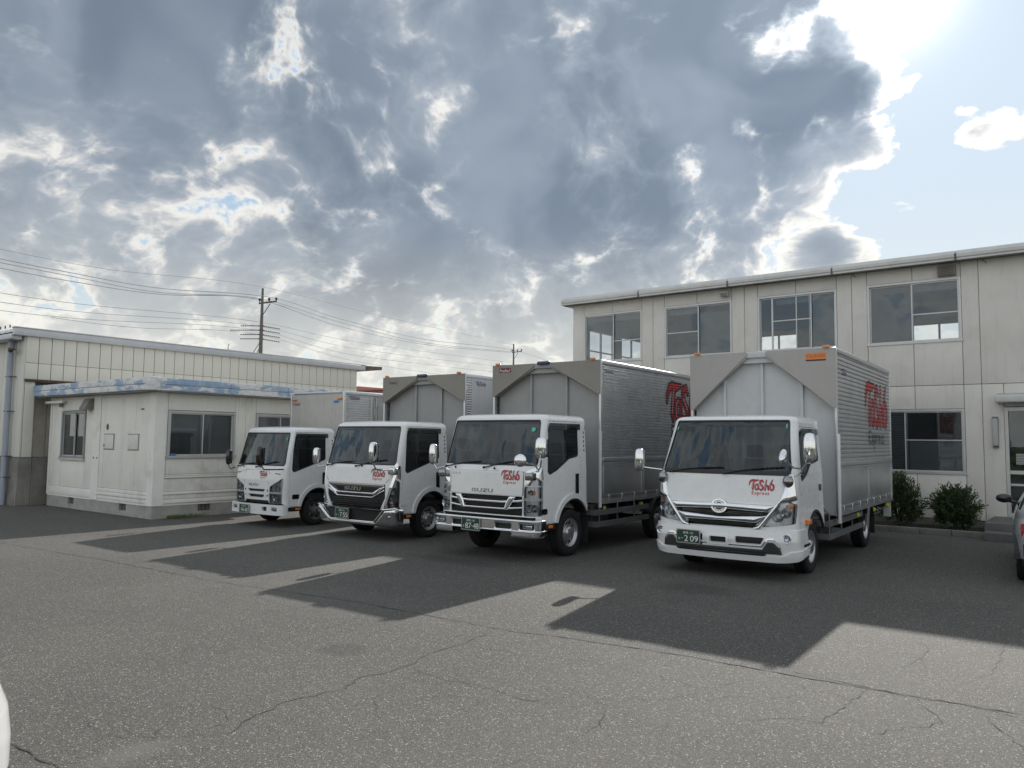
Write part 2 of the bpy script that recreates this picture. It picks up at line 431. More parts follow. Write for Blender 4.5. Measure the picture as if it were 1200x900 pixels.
def msq(sdf, bounds, h):
    """marching squares: points, faces, boundary segments of the region sdf<0"""
    u0, u1, v0, v1 = bounds
    nu = max(2, int(math.ceil((u1-u0)/h))+1); nv = max(2, int(math.ceil((v1-v0)/h))+1)
    us = np.linspace(u0, u1, nu); vs = np.linspace(v0, v1, nv)
    G = sdf(*np.meshgrid(us, vs, indexing='ij'))
    G = np.where(np.abs(G) < 1e-6, 1e-6, G)
    ins = G < 0
    cnt = ins[:-1, :-1].astype(int)+ins[1:, :-1]+ins[1:, 1:]+ins[:-1, 1:]
    idx = {}; pts = []; faces = []; segs = []
    def corner(i, j):
        k = (i, j)
        if k not in idx: idx[k] = len(pts); pts.append((us[i], vs[j]))
        return idx[k]
    def cross(i, j, a, b):
        k = (i, j, a, b) if (i, j) <= (a, b) else (a, b, i, j)
        if k not in idx:
            g0, g1 = G[k[0], k[1]], G[k[2], k[3]]; t = g0/(g0-g1)
            idx[k] = len(pts); pts.append((us[k[0]]*(1-t)+us[k[2]]*t, vs[k[1]]*(1-t)+vs[k[3]]*t))
        return idx[k]
    for i, j in zip(*np.nonzero(cnt)):
        i = int(i); j = int(j)
        if cnt[i, j] == 4:
            faces.append((corner(i, j), corner(i+1, j), corner(i+1, j+1), corner(i, j+1))); continue
        cs = [(i, j), (i+1, j), (i+1, j+1), (i, j+1)]; poly = []; kind = []
        for k in range(4):
            a = cs[k]; b = cs[(k+1) % 4]
            if ins[a]: poly.append(corner(*a)); kind.append(0)
            if ins[a] != ins[b]: poly.append(cross(*a, *b)); kind.append(1 if ins[a] else 2)
        faces.append(tuple(poly))
        n = len(poly)
        for k in range(n):
            if kind[k] == 1 and kind[(k+1) % n] == 2: segs.append((poly[k], poly[(k+1) % n]))
    return pts, faces, segs
def skin(name, mat, parent, S, sdf, bounds, h=0.02, off=0.0, th=0.0, label=None, both=False, pil=None):
    pts, faces, segs = msq(sdf, bounds, h)
    if not faces: return None
    e = 1e-4
    if pil:                                  # rounded cross-section: rises with the distance from the outline
        q = np.array(pts); t_ = np.clip(-sdf(q[:, 0], q[:, 1])/pil[1], 0, 1); bul = pil[0]*np.sqrt(np.maximum(0, 1-(1-t_)**2))
    else: bul = np.zeros(len(pts))
    def Pn(u, v):
        p = np.array(S(u, v)); a = (np.array(S(u+e, v))-p); b = (np.array(S(u, v+e))-p)
        n = np.cross(a, b); n /= (np.linalg.norm(n)+1e-12); return p, n
    pn = [Pn(u, v) for u, v in pts]
    mb = MB()
    mb.add([p+n*(off+b_) for (p, n), b_ in zip(pn, bul)], faces, True)
    if th:
        ids = sorted({i for s_ in segs for i in s_}); mp = {k: t for t, k in enumerate(ids)}; n_ = len(ids)
        V = [pn[i][0]+pn[i][1]*off for i in ids]+[pn[i][0]+pn[i][1]*(off-th) for i in ids]
        mb.add(V, [(mp[b], mp[a], mp[a]+n_, mp[b]+n_) for a, b in segs], False)
        if both: mb.add([p+n*(off-th) for p, n in pn], [tuple(reversed(f)) for f in faces], True)
    me = bpy.data.meshes.new(name); me.from_pydata(mb.v, [], mb.f)
    me.polygons.foreach_set('use_smooth', mb.sm); me.materials.append(M[mat] if isinstance(mat, str) else mat)
    o = bpy.data.objects.new(name, me); C.objects.link(o); o.parent = parent
    if label: o['label'] = label
    return o
def planeS(o, ax, ay):
    """flat surface: origin, u axis, v axis"""
    o = np.array(o, float); ax = np.array(ax, float); ay = np.array(ay, float)
    return lambda u, v: o+ax*u+ay*v
# ------------------------------------------------------------------ text
_tcache = {}
def text_mesh(s):
    if s in _tcache: return _tcache[s]
    cu = bpy.data.curves.new('lettering', 'FONT'); cu.body = s; cu.resolution_u = 3
    ob = bpy.data.objects.new('lettering', cu); C.objects.link(ob)
    dg = bpy.context.evaluated_depsgraph_get(); me = ob.evaluated_get(dg).to_mesh()
    v = np.array([p.co[:] for p in me.vertices]) if len(me.vertices) else np.zeros((0, 3)); f = [tuple(p.vertices) for p in me.polygons]
    ob.evaluated_get(dg).to_mesh_clear(); bpy.data.objects.remove(ob); bpy.data.curves.remove(cu)
    if len(v):
        v[:, 0] -= v[:, 0].min(); v[:, 1] -= v[:, 1].min()
    _tcache[s] = (v, f); return v, f
def text(name, s, mat, parent, S, u0, u1, v0, v1, off=0.003, label=None, th=0.0, shear=0.0):
    """lay text on surface S, stretched into the box u0..u1, v0..v1"""
    v, f = text_mesh(s)
    if not len(v): return None
    w, h = v[:, 0].max(), v[:, 1].max(); e = 1e-4
    def at(a, b, o_):
        u = u0+(u1-u0)*(a/w)+shear*(b/h)*(v1-v0); vv = v0+(v1-v0)*b/h
        p = np.array(S(u, vv)); n = np.cross(np.array(S(u+e, vv))-p, np.array(S(u, vv+e))-p); n /= np.linalg.norm(n)+1e-12
        return p+n*o_
    mb = MB(); mb.add([at(a, b, off) for a, b, _ in v], f, False)
    if th:
        from collections import Counter
        ec = Counter()
        for q in f:
            for i in range(len(q)): ec[tuple(sorted((q[i], q[(i+1) % len(q)])))] += 1
        be = [k for k, c_ in ec.items() if c_ == 1]
        for a, b in be:
            A, B = v[a], v[b]
            mb.add([at(A[0], A[1], off), at(B[0], B[1], off), at(B[0], B[1], off-th), at(A[0], A[1], off-th)], [(0, 1, 2, 3)], False)
    o = mb.build(name, mat, parent, label=label)
    return o
# brush lettering "ToSho / Express" as strokes in a 1.0 x 0.62 field
def _arc(cx, cy, rx, ry, a0, a1, n=12):
    return [(cx+rx*math.cos(R(a0+(a1-a0)*i/n)), cy+ry*math.sin(R(a0+(a1-a0)*i/n))) for i in range(n+1)]
def tosho_sdf(k=1.0):
    w = .024*k
    T = [s_stroke([(.015, .40), (.03, .49), (.075, .56), (.14, .585), (.25, .575), (.36, .60)], [.008*k, .02*k, .03*k, .036*k, .034*k, .012*k]),
         s_stroke([(.20, .57), (.165, .42), (.15, .28), (.165, .215)], [.02*k, .03*k, .03*k, .014*k])]
    o1 = s_stroke(_arc(.305, .33, .062, .105, 90, 450, 18), [w]*19)
    Sx = s_stroke([(.545, .52), (.50, .585), (.435, .565), (.42, .49), (.47, .41), (.535, .34), (.535, .255), (.47, .215), (.405, .26)], [.016*k, .026*k, .028*k, .03*k, .032*k, .03*k, .028*k, .026*k, .012*k])
    hh = [s_stroke([(.66, .60), (.635, .44), (.625, .22)], [.012*k, .026*k, .022*k]), s_stroke([(.635, .33), (.68, .40), (.725, .38), (.73, .30), (.745, .23)], [w*.8]*5)]
    o2 = s_stroke(_arc(.865, .335, .07, .11, 100, 460, 18), [w*1.1]*19)
    b2 = s_stroke([(.80, .44), (.87, .57), (.885, .62)], [.016*k, .018*k, .006*k])
    return U_(*T, o1, Sx, *hh, o2, b2)
def express_sdf(k=1.0):
    w = .0085*k; L = []
    def st(*p): L.append(s_stroke(list(p), w))
    x = .13
    st((x+.07, .15), (x, .155), (x+.005, .045), (x+.075, .05)); st((x, .10), (x+.055, .10))
    x = .24; st((x, .12), (x+.06, .04)); st((x+.06, .125), (x, .035))
    x = .34; st((x, .12), (x, -.03)); L.append(s_stroke(_arc(x+.03, .083, .03, .036, 170, -170, 10), w))
    x = .44; st((x, .12), (x, .04)); st((x, .09), (x+.025, .118), (x+.05, .112))
    x = .53; L.append(s_stroke([(x, .08), (x+.055, .083)]+_arc(x+.03, .08, .03, .038, 20, 300, 10), w))
    for x in (.635, .72): L.append(s_stroke([(x+.055, .11), (x+.02, .118), (x+.005, .095), (x+.04, .072), (x+.05, .05), (x+.02, .038), (x, .048)], w))
    return U_(*L)
def corr_prof(z, z0, pitch, depth):
    """corrugation: flat crests with narrow grooves; returns offset (0 crest, -depth groove)"""
    t = ((z-z0)/pitch) % 1.0
    if t < .42: return 0.0
    if t < .60: return -depth*(t-.42)/.18
    if t < .78: return -depth
    return -depth*(1-(t-.78)/.22)
def logo(parent, S, u0, v0, width, h, corr=None, scale_v=1.0, off=0.004, mats=('red_print', 'dark_print', 'dark_print'), express=True, outline=.012, ascale=1.0):
    """the ToSho Express lettering; corr=(z0,pitch,depth) presses it into a corrugated sheet, cut band by band"""
    def SS(u, v): return S(u0+u*width, v0+v*width*scale_v)
    layers = [('lettering', mats[1], cut(grow(tosho_sdf(), outline), grow(tosho_sdf(), -.0005))), ('lettering', mats[0], tosho_sdf())]
    hi = U_(s_stroke([(.18, .535), (.155, .42), (.142, .29)], .0045), s_stroke(_arc(.305, .33, .066, .112, 110, 230, 8), .004), s_stroke([(.44, .46), (.49, .40), (.545, .33)], .004), s_stroke([(.648, .52), (.64, .42), (.632, .27)], .004), s_stroke(_arc(.865, .335, .075, .115, 110, 230, 8), .004))
    if outline > .008: layers[1] = ('lettering', mats[0], cut(tosho_sdf(), grow(hi, .0005))); layers.append(('lettering', 'white_print', hi))
    if express: layers.append(('lettering', mats[2], express_sdf(1.1)))
    for nm, mt, f in layers:
        pts, faces, segs = msq(f, (-.06, 1.04, -.08, .70), h)
        mb = MB()
        if corr is None:
            e = 1e-4; V = []
            for a, b in pts:
                p = np.array(SS(a, b)); n = np.cross(np.array(SS(a+e, b))-p, np.array(SS(a, b+e))-p); n /= np.linalg.norm(n)+1e-12
                V.append(p+n*off)
            mb.add(V, faces, False); mb.build(nm, mt, parent)
        else:
            z0, pitch, depth = corr
            bm = bmesh.new()
            vs = [bm.verts.new(SS(a, b)) for a, b in pts]
            for q in faces:
                try: bm.faces.new([vs[i] for i in q])
                except ValueError: pass
            zs = [v.co.z for v in bm.verts]; lo, hi = min(zs), max(zs)
            k = int(math.floor((lo-z0)/pitch))
            while z0+k*pitch < hi:
                for t in (0, .42, .60, .78):
                    zz = z0+(k+t)*pitch
                    if lo < zz < hi:
                        bmesh.ops.bisect_plane(bm, geom=bm.verts[:]+bm.edges[:]+bm.faces[:], plane_co=(0, 0, zz), plane_no=(0, 0, 1), dist=1e-5)
                k += 1
            n = np.cross(np.array(SS(.01, 0))-np.array(SS(0, 0)), np.array(SS(0, .01))-np.array(SS(0, 0))); n /= np.linalg.norm(n); n = Vector(n)
            for v in bm.verts: v.co += n*(corr_prof(v.co.z, z0, pitch, depth)+off)
            me = bpy.data.meshes.new(nm); bm.to_mesh(me); bm.free(); me.materials.append(M[mt])
            o = bpy.data.objects.new(nm, me); C.objects.link(o); o.parent = parent
# ------------------------------------------------------------------ ground
def asphalt_mat():
    m, g, out = new_mat('asphalt')
    b = g.n('ShaderNodeBsdfPrincipled'); tc = g.n('ShaderNodeTexCoord'); v = tc.outputs['Object']
    big = g.noise(v, .22, 5, .6); mid = g.noise(v, 1.3, 6, .65); fi = g.noise(v, 60, 4, .7)
    base = g.mix(g.sstep(big, .35, .65), (.048, .0458, .0425, 1), (.074, .0705, .0648, 1))
    base = g.mix(g.math('MULTIPLY', g.sstep(mid, .45, .75), .38), base, (.040, .0395, .038, 1))
    base = g.mix(g.math('MULTIPLY', g.sstep(fi, .45, .68), .85), base, (.022, .0295, .028, 1))
    for sc_, th, amt, col in ((150, .62, .8, (.27, .258, .235, 1)), (210, .58, .8, (.22, .212, .195, 1)), (70, .90, .8, (.38, .365, .33, 1))):
        vo = g.n('ShaderNodeTexVoronoi'); vo.inputs['Scale'].default_value = sc_; g.put(vo.inputs['Vector'], v)
        sx = g.n('ShaderNodeSeparateColor'); g.put(sx.inputs[0], vo.outputs['Color'])
        f = g.math('MULTIPLY', g.math('GREATER_THAN', sx.outputs[0], th), g.sstep(vo.outputs['Distance'], .25, .55, 1.0, 0.0))
        base = g.mix(g.math('MULTIPLY', f, amt), base, col)
    # oil drips in the bays, one round stain, a paler worn patch
    def spot(x, y, rx, ry, soft=.35):
        mp = g.n('ShaderNodeMapping', vector_type='POINT'); g.put(mp.inputs[0], v)
        mp.inputs['Location'].default_value = (-x/rx, -y/ry, 0); mp.inputs['Scale'].default_value = (1/rx, 1/ry, 0)
        nz = g.vmath('ADD', mp.outputs[0], g.vmath('MULTIPLY', g.vmath('SUBTRACT', g.noise(v, 3.5, 5, .6, out=1), (.5, .5, .5)), (.9, .9, 0)))
        return g.sstep(g.vmath('LENGTH', nz, out=1), 1-soft, 1+soft, 1.0, 0.0)
    for x, y, rx, ry, a in ((-5.53, 4.75, .22, .20, .38), (-4.4, 12.2, .7, .9, .5), (-8, 11.4, .7, .9, .5), (-11.4, 11.4, .6, .8, .45), (-8.2, 9.3, .9, .25, .35), (-4.3, 9.6, .5, .4, .35)):
        base = g.mix(g.math('MULTIPLY', spot(x, y, rx, ry), a), base, (.024, .0235, .023, 1))
    for x, y, rx, ry, a in ((-4.72, 2.42, .10, .22, .5), (-3.6, 2.6, .25, .5, .25), (-7.3, 6.2, 1.5, .5, .22), (-2.3, 3.6, 1.0, .7, .2)):
        base = g.mix(g.math('MULTIPLY', spot(x, y, rx, ry, .8), a), base, (.15, .142, .13, 1))
    g.put(b.inputs['Base Color'], base); b.inputs['Roughness'].default_value = .86; b.inputs['Specular IOR Level'].default_value = .32
    bp = g.n('ShaderNodeBump'); bp.inputs['Strength'].default_value = .55; bp.inputs['Distance'].default_value = .006
    g.put(bp.inputs['Height'], g.math('ADD', g.noise(v, 110, 4, .7), g.math('MULTIPLY', mid, .6))); g.put(b.inputs['Normal'], bp.outputs[0])
    g.nt.links.new(b.outputs[0], out.inputs[0]); return m
M['asphalt'] = asphalt_mat()
M['crack'] = P('crack_filling', (.032, .0315, .031), .9, 0, .3)
M['seam'] = P('asphalt_joint', (.040, .039, .037), .9, 0, .35, vscale=9)
M['soil'] = P('planter_soil', (.035, .029, .022), .95, 0, .4, vscale=8, bump=.6, bscale=30)
M['kerb'] = P('kerb_concrete', (.17, .165, .15), .85, 0, .15, vscale=6, dirt=((.09, .085, .07), .6), bump=.3)
gm = MB(); N = 3000
gm.add([(-N, -N, 0), (N, -N, 0), (N, N, 0), (-N, N, 0)], [(0, 1, 2, 3)])
ground = gm.build('ground', 'asphalt'); ground['kind'] = 'structure'
def G(x, y):
    dr = ray(x, y); t = -CAM_Z/dr.z
    return Vector((dr.x*t, dr.y*t, 0))
def crack(pts, w, wander=.03, mat='crack', z=.004, seed=0):
    rnd = random.Random(seed); P_ = [G(*p) for p in pts]; L = []
    for a, b in zip(P_, P_[1:]):
        n = max(2, int((b-a).length/.07)); nx = (b-a).normalized().cross(Vector((0, 0, 1)))
        for i in range(n): L.append(a.lerp(b, i/n)+nx*rnd.uniform(-wander, wander)*(0 if i == 0 else 1))
    L.append(P_[-1]); V = []; F = []
    for i, p in enumerate(L):
        t = (L[min(i+1, len(L)-1)]-L[max(i-1, 0)]).normalized(); nx = t.cross(Vector((0, 0, 1)))
        ww = w*.68*rnd.uniform(.25, 1.0)*(.15 if i in (0, len(L)-1) else 1)
        V += [p+nx*ww+Vector((0, 0, z)), p-nx*ww+Vector((0, 0, z))]
    for i in range(len(L)-1): F.append((2*i, 2*i+1, 2*i+3, 2*i+2))
    MB().add(V, F).build('crack', mat, ground, recalc=False)
crack([(262, 862), (300, 838), (345, 820), (405, 808), (415, 797), (455, 788), (488, 777), (495, 770), (540, 755), (572, 741)], .008, .03, seed=1)
crack([(480, 786), (515, 795), (560, 803), (605, 818), (650, 822)], .006, .03, seed=2)
crack([(0, 636), (120, 656), (250, 681), (420, 706), (600, 740), (645, 745)], .012, .01, 'seam', seed=3)
crack([(645, 745), (800, 768), (930, 792), (1060, 814), (1200, 838)], .016, .012, 'crack', seed=4)
crack([(925, 786), (990, 800), (1060, 815), (1130, 826), (1200, 842)], .010, .02, 'seam', seed=14)
crack([(545, 754), (600, 765), (700, 777), (800, 800), (860, 812)], .004, .04, seed=5)
crack([(955, 850), (975, 838), (1010, 812), (1018, 806)], .006, .03, seed=6)
crack([(1150, 836), (1165, 850), (1200, 880)], .007, .03, seed=7)
crack([(1020, 860), (1075, 852), (1105, 848), (1098, 838), (1080, 828)], .006, .03, seed=8)
crack([(880, 846), (915, 842), (955, 846), (985, 850)], .005, .03, seed=9)
crack([(10, 870), (40, 886), (78, 905)], .010, .02, seed=10)
crack([(60, 795), (130, 782), (200, 770), (255, 756)], .004, .03, seed=11)
crack([(1005, 700), (1080, 707), (1200, 716)], .010, .015, seed=12)
crack([(680, 862), (705, 845), (712, 838)], .004, .03, seed=13)
crack([(365, 742), (400, 732), (440, 712), (460, 702)], .004, .03, 'seam', seed=15)
crack([(190, 730), (240, 742), (262, 738)], .004, .03, 'seam', seed=16)
rn = random.Random(5)
for i in range(26):                                      # hairline crazing in the foreground
    x = rn.uniform(60, 1180); y = rn.uniform(770, 890); L = [(x, y)]; a = rn.uniform(0, 6.28)
    for k in range(rn.randint(2, 5)):
        a += rn.uniform(-.9, .9); x += math.cos(a)*rn.uniform(12, 34); y += math.sin(a)*rn.uniform(5, 13); L.append((x, y))
    crack(L, .0032, .02, 'crack', .003, seed=100+i)

# ------------------------------------------------------------------ office building
M['concrete'] = P('painted_concrete_panel', (.72, .695, .64), .8, 0, .04, vscale=1.2, bump=.25, bscale=35, dirt=((.56, .53, .47), .5), streak=.20, rvar=.1)
M['joint'] = P('joint_sealant', (.30, .29, .27), .9, 0, .1)
M['fascia'] = P('fascia_metal', (.60, .60, .57), .5, .1, .05, dirt=((.33, .31, .27), .4), streak=.2)
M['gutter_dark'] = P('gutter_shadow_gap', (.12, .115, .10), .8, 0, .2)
M['win_frame'] = P('window_aluminium', (.58, .58, .57), .4, .5, .04)
M['win_frame_dark'] = P('weathered_aluminium', (.30, .31, .32), .5, .4, .08)
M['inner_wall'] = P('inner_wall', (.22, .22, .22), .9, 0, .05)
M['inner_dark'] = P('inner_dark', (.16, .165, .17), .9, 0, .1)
M['floor_in'] = P('office_floor', (.18, .18, .17), .6, 0, .1)
M['blind'] = P('closed_blind', (.30, .30, .30), .8, 0, .06)
M['blind_low'] = P('grey_film', (.27, .275, .28), .4, 0, .06)
M['vent_grey'] = P('vent_cover', (.22, .21, .19), .6, .1, .15, dirt=((.12, .11, .1), .5))
M['step'] = P('step_concrete', (.13, .13, .125), .85, 0, .15, vscale=5, bump=.3)
M['lamp_cover'] = P('lamp_cover', (.46, .47, .46), .45, 0, .03)
OY = 20.5
office = thing('office_building', 'two storey beige concrete panel office building with flat roof behind the trucks', 'building', (-4, OY, 0))
oo = -office.location
def ob(name, mat, *a, b=0, parent=office, **k): return box(name, mat, parent, *a, b=b, loc=oo if parent is office else None, **k)
XL, XR, YB, ZT, ZF = -13.26, 9.2, 28.0, 6.2, 3.31
pitch = 2.765
wins = [(-12.85+i*pitch, -10.81+i*pitch) for i in range(8)]
wins[0] = (-12.85, -10.82)
UP0, UP1, LO0, LO1 = 4.35, 5.85, 1.25, 2.75
upper = [0, 1, 2, 3, 5, 6, 7]; lower = [1, 2, 3, 5, 6]
g_ = .007
def panel(x0, x1, z0, z1):
    ob('wall_panel', 'concrete', x0+g_, x1-g_, OY, OY+.12, z0+g_, z1-g_, b=.006)
DOORX = (-1.74, .10)
# backing wall with openings, 2.5 cm behind the face
def backing(z0, z1, holes):
    xs = XL+.02
    for a, b_, c, d_ in sorted(holes):
        ob('wall', 'joint', xs, a-.005, OY+.02, OY+.14, z0, z1) if a-xs > .02 else None
        if c > z0: ob('wall', 'joint', a-.005, b_+.005, OY+.02, OY+.14, z0, c-.005)
        if d_ < z1: ob('wall', 'joint', a-.005, b_+.005, OY+.02, OY+.14, d_+.005, z1)
        xs = b_+.005
    ob('wall', 'joint', xs, XR-.02, OY+.02, OY+.14, z0, z1)
backing(ZF, ZT, [(wins[i][0], wins[i][1], UP0, UP1) for i in upper])
backing(.18, ZF-.001, [(wins[i][0], wins[i][1], LO0, LO1) for i in lower]+[(DOORX[0], DOORX[1], .18, 2.78)])
for fl, (z0, z1, wset, w0, w1) in enumerate(((.20, ZF, lower, LO0, LO1), (ZF, ZT, upper, UP0, UP1))):
    prev = XL
    for i in range(8):
        a, b_ = wins[i]
        if i == 4:
            if fl == 0:
                panel(prev, -2.16, z0, z1); panel(-2.16, DOORX[0], z0, z1); panel(DOORX[0], DOORX[1], 2.78, z1); panel(DOORX[1], wins[5][0]-.36, z0, z1)
            else:
                panel(prev, -2.16, z0, z1); panel(-2.16, .62, z0, z1)
            prev = wins[5][0]-.36; continue
        if i == 5 and fl == 1: panel(.62, prev, z0, z1) if prev-.62 > .05 else None
        midp = (prev+a)/2
        if i == 0: panel(prev, a, z0, z1)
        else:
            if a-prev > .5: panel(prev, midp, z0, z1); panel(midp, a, z0, z1)
            else: panel(prev, a, z0, z1)
        m_ = (a+b_)/2
        if i in wset:
            panel(a, m_, w1, z1); panel(m_, b_, w1, z1); panel(a, m_, z0, w0); panel(m_, b_, z0, w0)
        else:
            panel(a, m_, z0, z1); panel(m_, b_, z0, z1)
        prev = b_
    panel(prev, XR, z0, z1)
ob('plinth', 'kerb', XL+.03, DOORX[0]-.01, OY+.01, OY+.3, -.1, .195)
ob('plinth', 'kerb', DOORX[1]+.01, XR-.02, OY+.01, OY+.3, -.1, .195)
# rear, end walls, slabs
ob('end_wall', 'concrete', XR-.14, XR, OY+.125, YB-.15, 0, ZT)
EWIN = [(21.3, 22.9), (23.4, 25.0), (25.5, 27.1)]
def endpiece(y0, y1, z0, z1): ob('end_wall', 'concrete', XL, XL+.14, y0, y1, z0, z1)
endpiece(OY+.125, YB-.15, 0, 4.35); endpiece(OY+.125, YB-.15, 5.5, ZT)
ys = OY+.125
for a, b_ in EWIN: endpiece(ys, a, 4.353, 5.497); ys = b_
endpiece(ys, YB-.15, 4.353, 5.497)
RW = [(-14.0, -13.0)]
RW = [(-11.0, -9.6), (-10.0+.9, -8.6), (-5.35, -3.0), (2.0, 4.0)]
RW = [(-10.15, -8.55), (-5.35, -3.05), (2.0, 4.0)]
xs = XL
for a, b_ in RW:
    ob('rear_wall', 'inner_wall', xs, a, YB-.15, YB, 0, ZT)
    ob('rear_wall', 'inner_wall', a, b_, YB-.15, YB, 0, 5.0); ob('rear_wall', 'inner_wall', a, b_, YB-.15, YB, 5.80, ZT); xs = b_
ob('rear_wall', 'inner_wall', xs, XR, YB-.15, YB, 0, ZT)
ob('floor_slab', 'floor_in', XL+.15, XR-.15, OY+.16, YB-.16, 3.2, 3.5)
ob('ceiling', 'inner_wall', XL+.15, XR-.15, OY+.16, YB-.16, 6.0, 6.1)
ob('ground_floor', 'floor_in', XL+.15, XR-.15, OY+.16, YB-.16, -.05, .2)
ob('partition', 'inner_dark', -10.80, -10.70, OY+.3, YB-.2, 3.51, 5.99)
ob('partition', 'inner_dark', -10.69, -9.6, 22.6, 22.7, 3.51, 5.99)
ob('partition', 'inner_dark', -2.1, -2.0, OY+.3, YB-.2, 3.51, 5.99)
ob('partition', 'inner_dark', XL+.2, XR-.2, 24.0, 24.1, .21, 3.19)
ob('beam', 'inner_wall', XL+.2, XR-.2, 23.2, 23.4, 5.75, 5.99)
for x in (-4.06, -9.2): ob('mullion', 'win_frame_dark', x-.03, x+.03, YB-.1, YB-.05, 5.0, 5.8)
for a, b_ in EWIN:
    ob('mullion', 'win_frame_dark', XL+.04, XL+.09, (a+b_)/2-.03, (a+b_)/2+.03, 4.36, 5.49)
    ob('mullion', 'win_frame_dark', XL+.04, XL+.09, a+.01, b_-.01, 4.83, 4.87)
# roof slab and fascia segments
ob('roof', 'fascia', XL-.1, XR+.1, OY-.12, YB+.2, ZT+.012, ZT+.16)
fx = [XL-.27]
while fx[-1] < XR: fx.append(fx[-1]+2.74)
for a, b_ in zip(fx, fx[1:]):
    mb = MB()
    mb.prism([(OY-.28, 6.19), (OY-.28, 6.235), (OY-.30, 6.26), (OY-.30, 6.33), (OY-.285, 6.335), (OY-.22, 6.42), (OY-.10, 6.42), (OY-.10, 6.19)], a+.006, b_-.006, 'yz')
    mb.build('fascia_panel', 'fascia', office, loc=oo)
    ob('fascia_clip', 'gutter_dark', b_-.02, b_+.02, OY-.306, OY-.27, 6.17, 6.34)
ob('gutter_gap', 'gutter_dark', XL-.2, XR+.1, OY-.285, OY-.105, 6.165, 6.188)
ob('soffit', 'fascia', XL-.2, XR+.1, OY-.10, OY-.005, 6.195, 6.225)
ob('fascia_end', 'fascia', XL-.272, XL-.11, OY-.095, YB+.2, 6.19, 6.41)

def pane_frame(win, x0, x1, z0, z1, y, w=.028, dp=.03, gl='window_glass', nm='sash', fm='win_frame'):
    mb = MB()
    mb.box(x0, x0+w, y, y+dp, z0, z1); mb.box(x1-w, x1, y, y+dp, z0, z1)
    mb.box(x0+w, x1-w, y+.001, y+dp-.001, z0, z0+w); mb.box(x0+w, x1-w, y+.001, y+dp-.001, z1-w, z1)
    f = mb.build(nm, fm, win)
    return f
def pane(win, x0, x1, z0, z1, y, gl='window_glass'):
    return MB().box(x0, x1, y, y+.006, z0, z1).build('pane', gl, win)
def window(bld, org, x0, x1, z0, z1, y, spec, fw=.05, fm='win_frame'):
    """window part with frame piece, sashes and panes; spec: list of (x fraction a, b, y offset, mid rail fraction or None, extra bar fraction or None)"""
    mb = MB(); d_ = .10
    mb.box(x0, x0+fw, y-.025, y+d_, z0, z1); mb.box(x1-fw, x1, y-.025, y+d_, z0, z1)
    mb.box(x0+fw, x1-fw, y-.024, y+d_, z1-fw, z1); mb.box(x0-.02, x1+.02, y-.04, y+d_-.001, z0-.02, z0+fw*.7)
    w = mb.build('window', fm, bld, loc=org)
    a0, a1, b0, b1 = x0+fw, x1-fw, z0+fw*.7, z1-fw
    for fa, fb, dy, mid, bar in spec:
        p, q = a0+(a1-a0)*fa, a0+(a1-a0)*fb
        pane_frame(w, p, q, b0, b1, y+.01+dy)
        yy = y+.02+dy
        xs = [p+.028, q-.028]; zs = [b0+.028, b1-.028]
        if bar: xs.insert(1, p+(q-p)*bar)
        if mid: zs.insert(1, b0+(b1-b0)*mid)
        if bar: MB().box(xs[1]-.012, xs[1]+.012, y+.011+dy, y+.038+dy, b0+.028, b1-.028).build('glazing_bar', fm, w)
        if mid: MB().box(xs[0], xs[-1], y+.0115+dy, y+.0375+dy, zs[1]-.013, zs[1]+.013).build('glazing_bar', fm, w)
        for i in range(len(xs)-1):
            for j in range(len(zs)-1):
                pane(w, xs[i]+(.012 if i else 0), xs[i+1]-(.012 if i < len(xs)-2 else 0), zs[j]+(.013 if j else 0), zs[j+1]-(.013 if j < len(zs)-2 else 0), yy)
    return w
W = {}
specs = {0: [(0, .52, .0, None, None), (.5, 1, .035, .42, None)], 1: [(0, .52, 0, .48, None), (.49, 1, .035, None, None)],
         2: [(0, .17, .035, None, None), (.17, .70, 0, .55, .62), (.66, 1, .035, None, None)], 3: [(0, .5, .035, None, None), (.48, 1, 0, .46, None)]}
for i in upper: W[i] = window(office, oo, *wins[i], UP0, UP1, OY+.02, specs.get(i, specs[1]))
for i in lower: window(office, oo, *wins[i], LO0, LO1, OY+.02, [(0, .40, .035, None, None), (.37, 1, 0, .52, None)])
# blinds and film behind the glass
for i, a, b_, z0, mt in ((0, 0, 1, 5.62, 'blind'), (1, 0, 1, 5.6, 'blind'), (3, 0, .48, 4.4, 'inner_dark'), (1, .5, 1, 4.4, 'inner_dark'), (2, .70, 1, 4.4, 'inner_dark'), (3, .5, 1, 5.6, 'blind'), (2, .2, .7, 5.62, 'blind')):
    x0, x1 = wins[i]; x0, x1 = x0+.06+(x1-x0-.12)*a, x0+.06+(x1-x0-.12)*b_
    box('blind', mt, W[i], x0, x1, OY+.16, OY+.17, z0, 5.79)
for i in lower:
    x0, x1 = wins[i]
    ob('frosted_film', 'blind_low', x0+.06+.8, x1-.05, OY+.10, OY+.11, LO0+.05, LO0+.75)
    n = 26
    mb = MB()
    for k in range(n):
        z = LO0+.08+k*(1.40/n); mb.add([(x0+.06, OY+.12, z), (x0+.84, OY+.12, z), (x0+.84, OY+.15, z+.035), (x0+.06, OY+.15, z+.035)], [(0, 1, 2, 3)])
    mb.build('venetian_blind', 'blind', office, loc=oo)
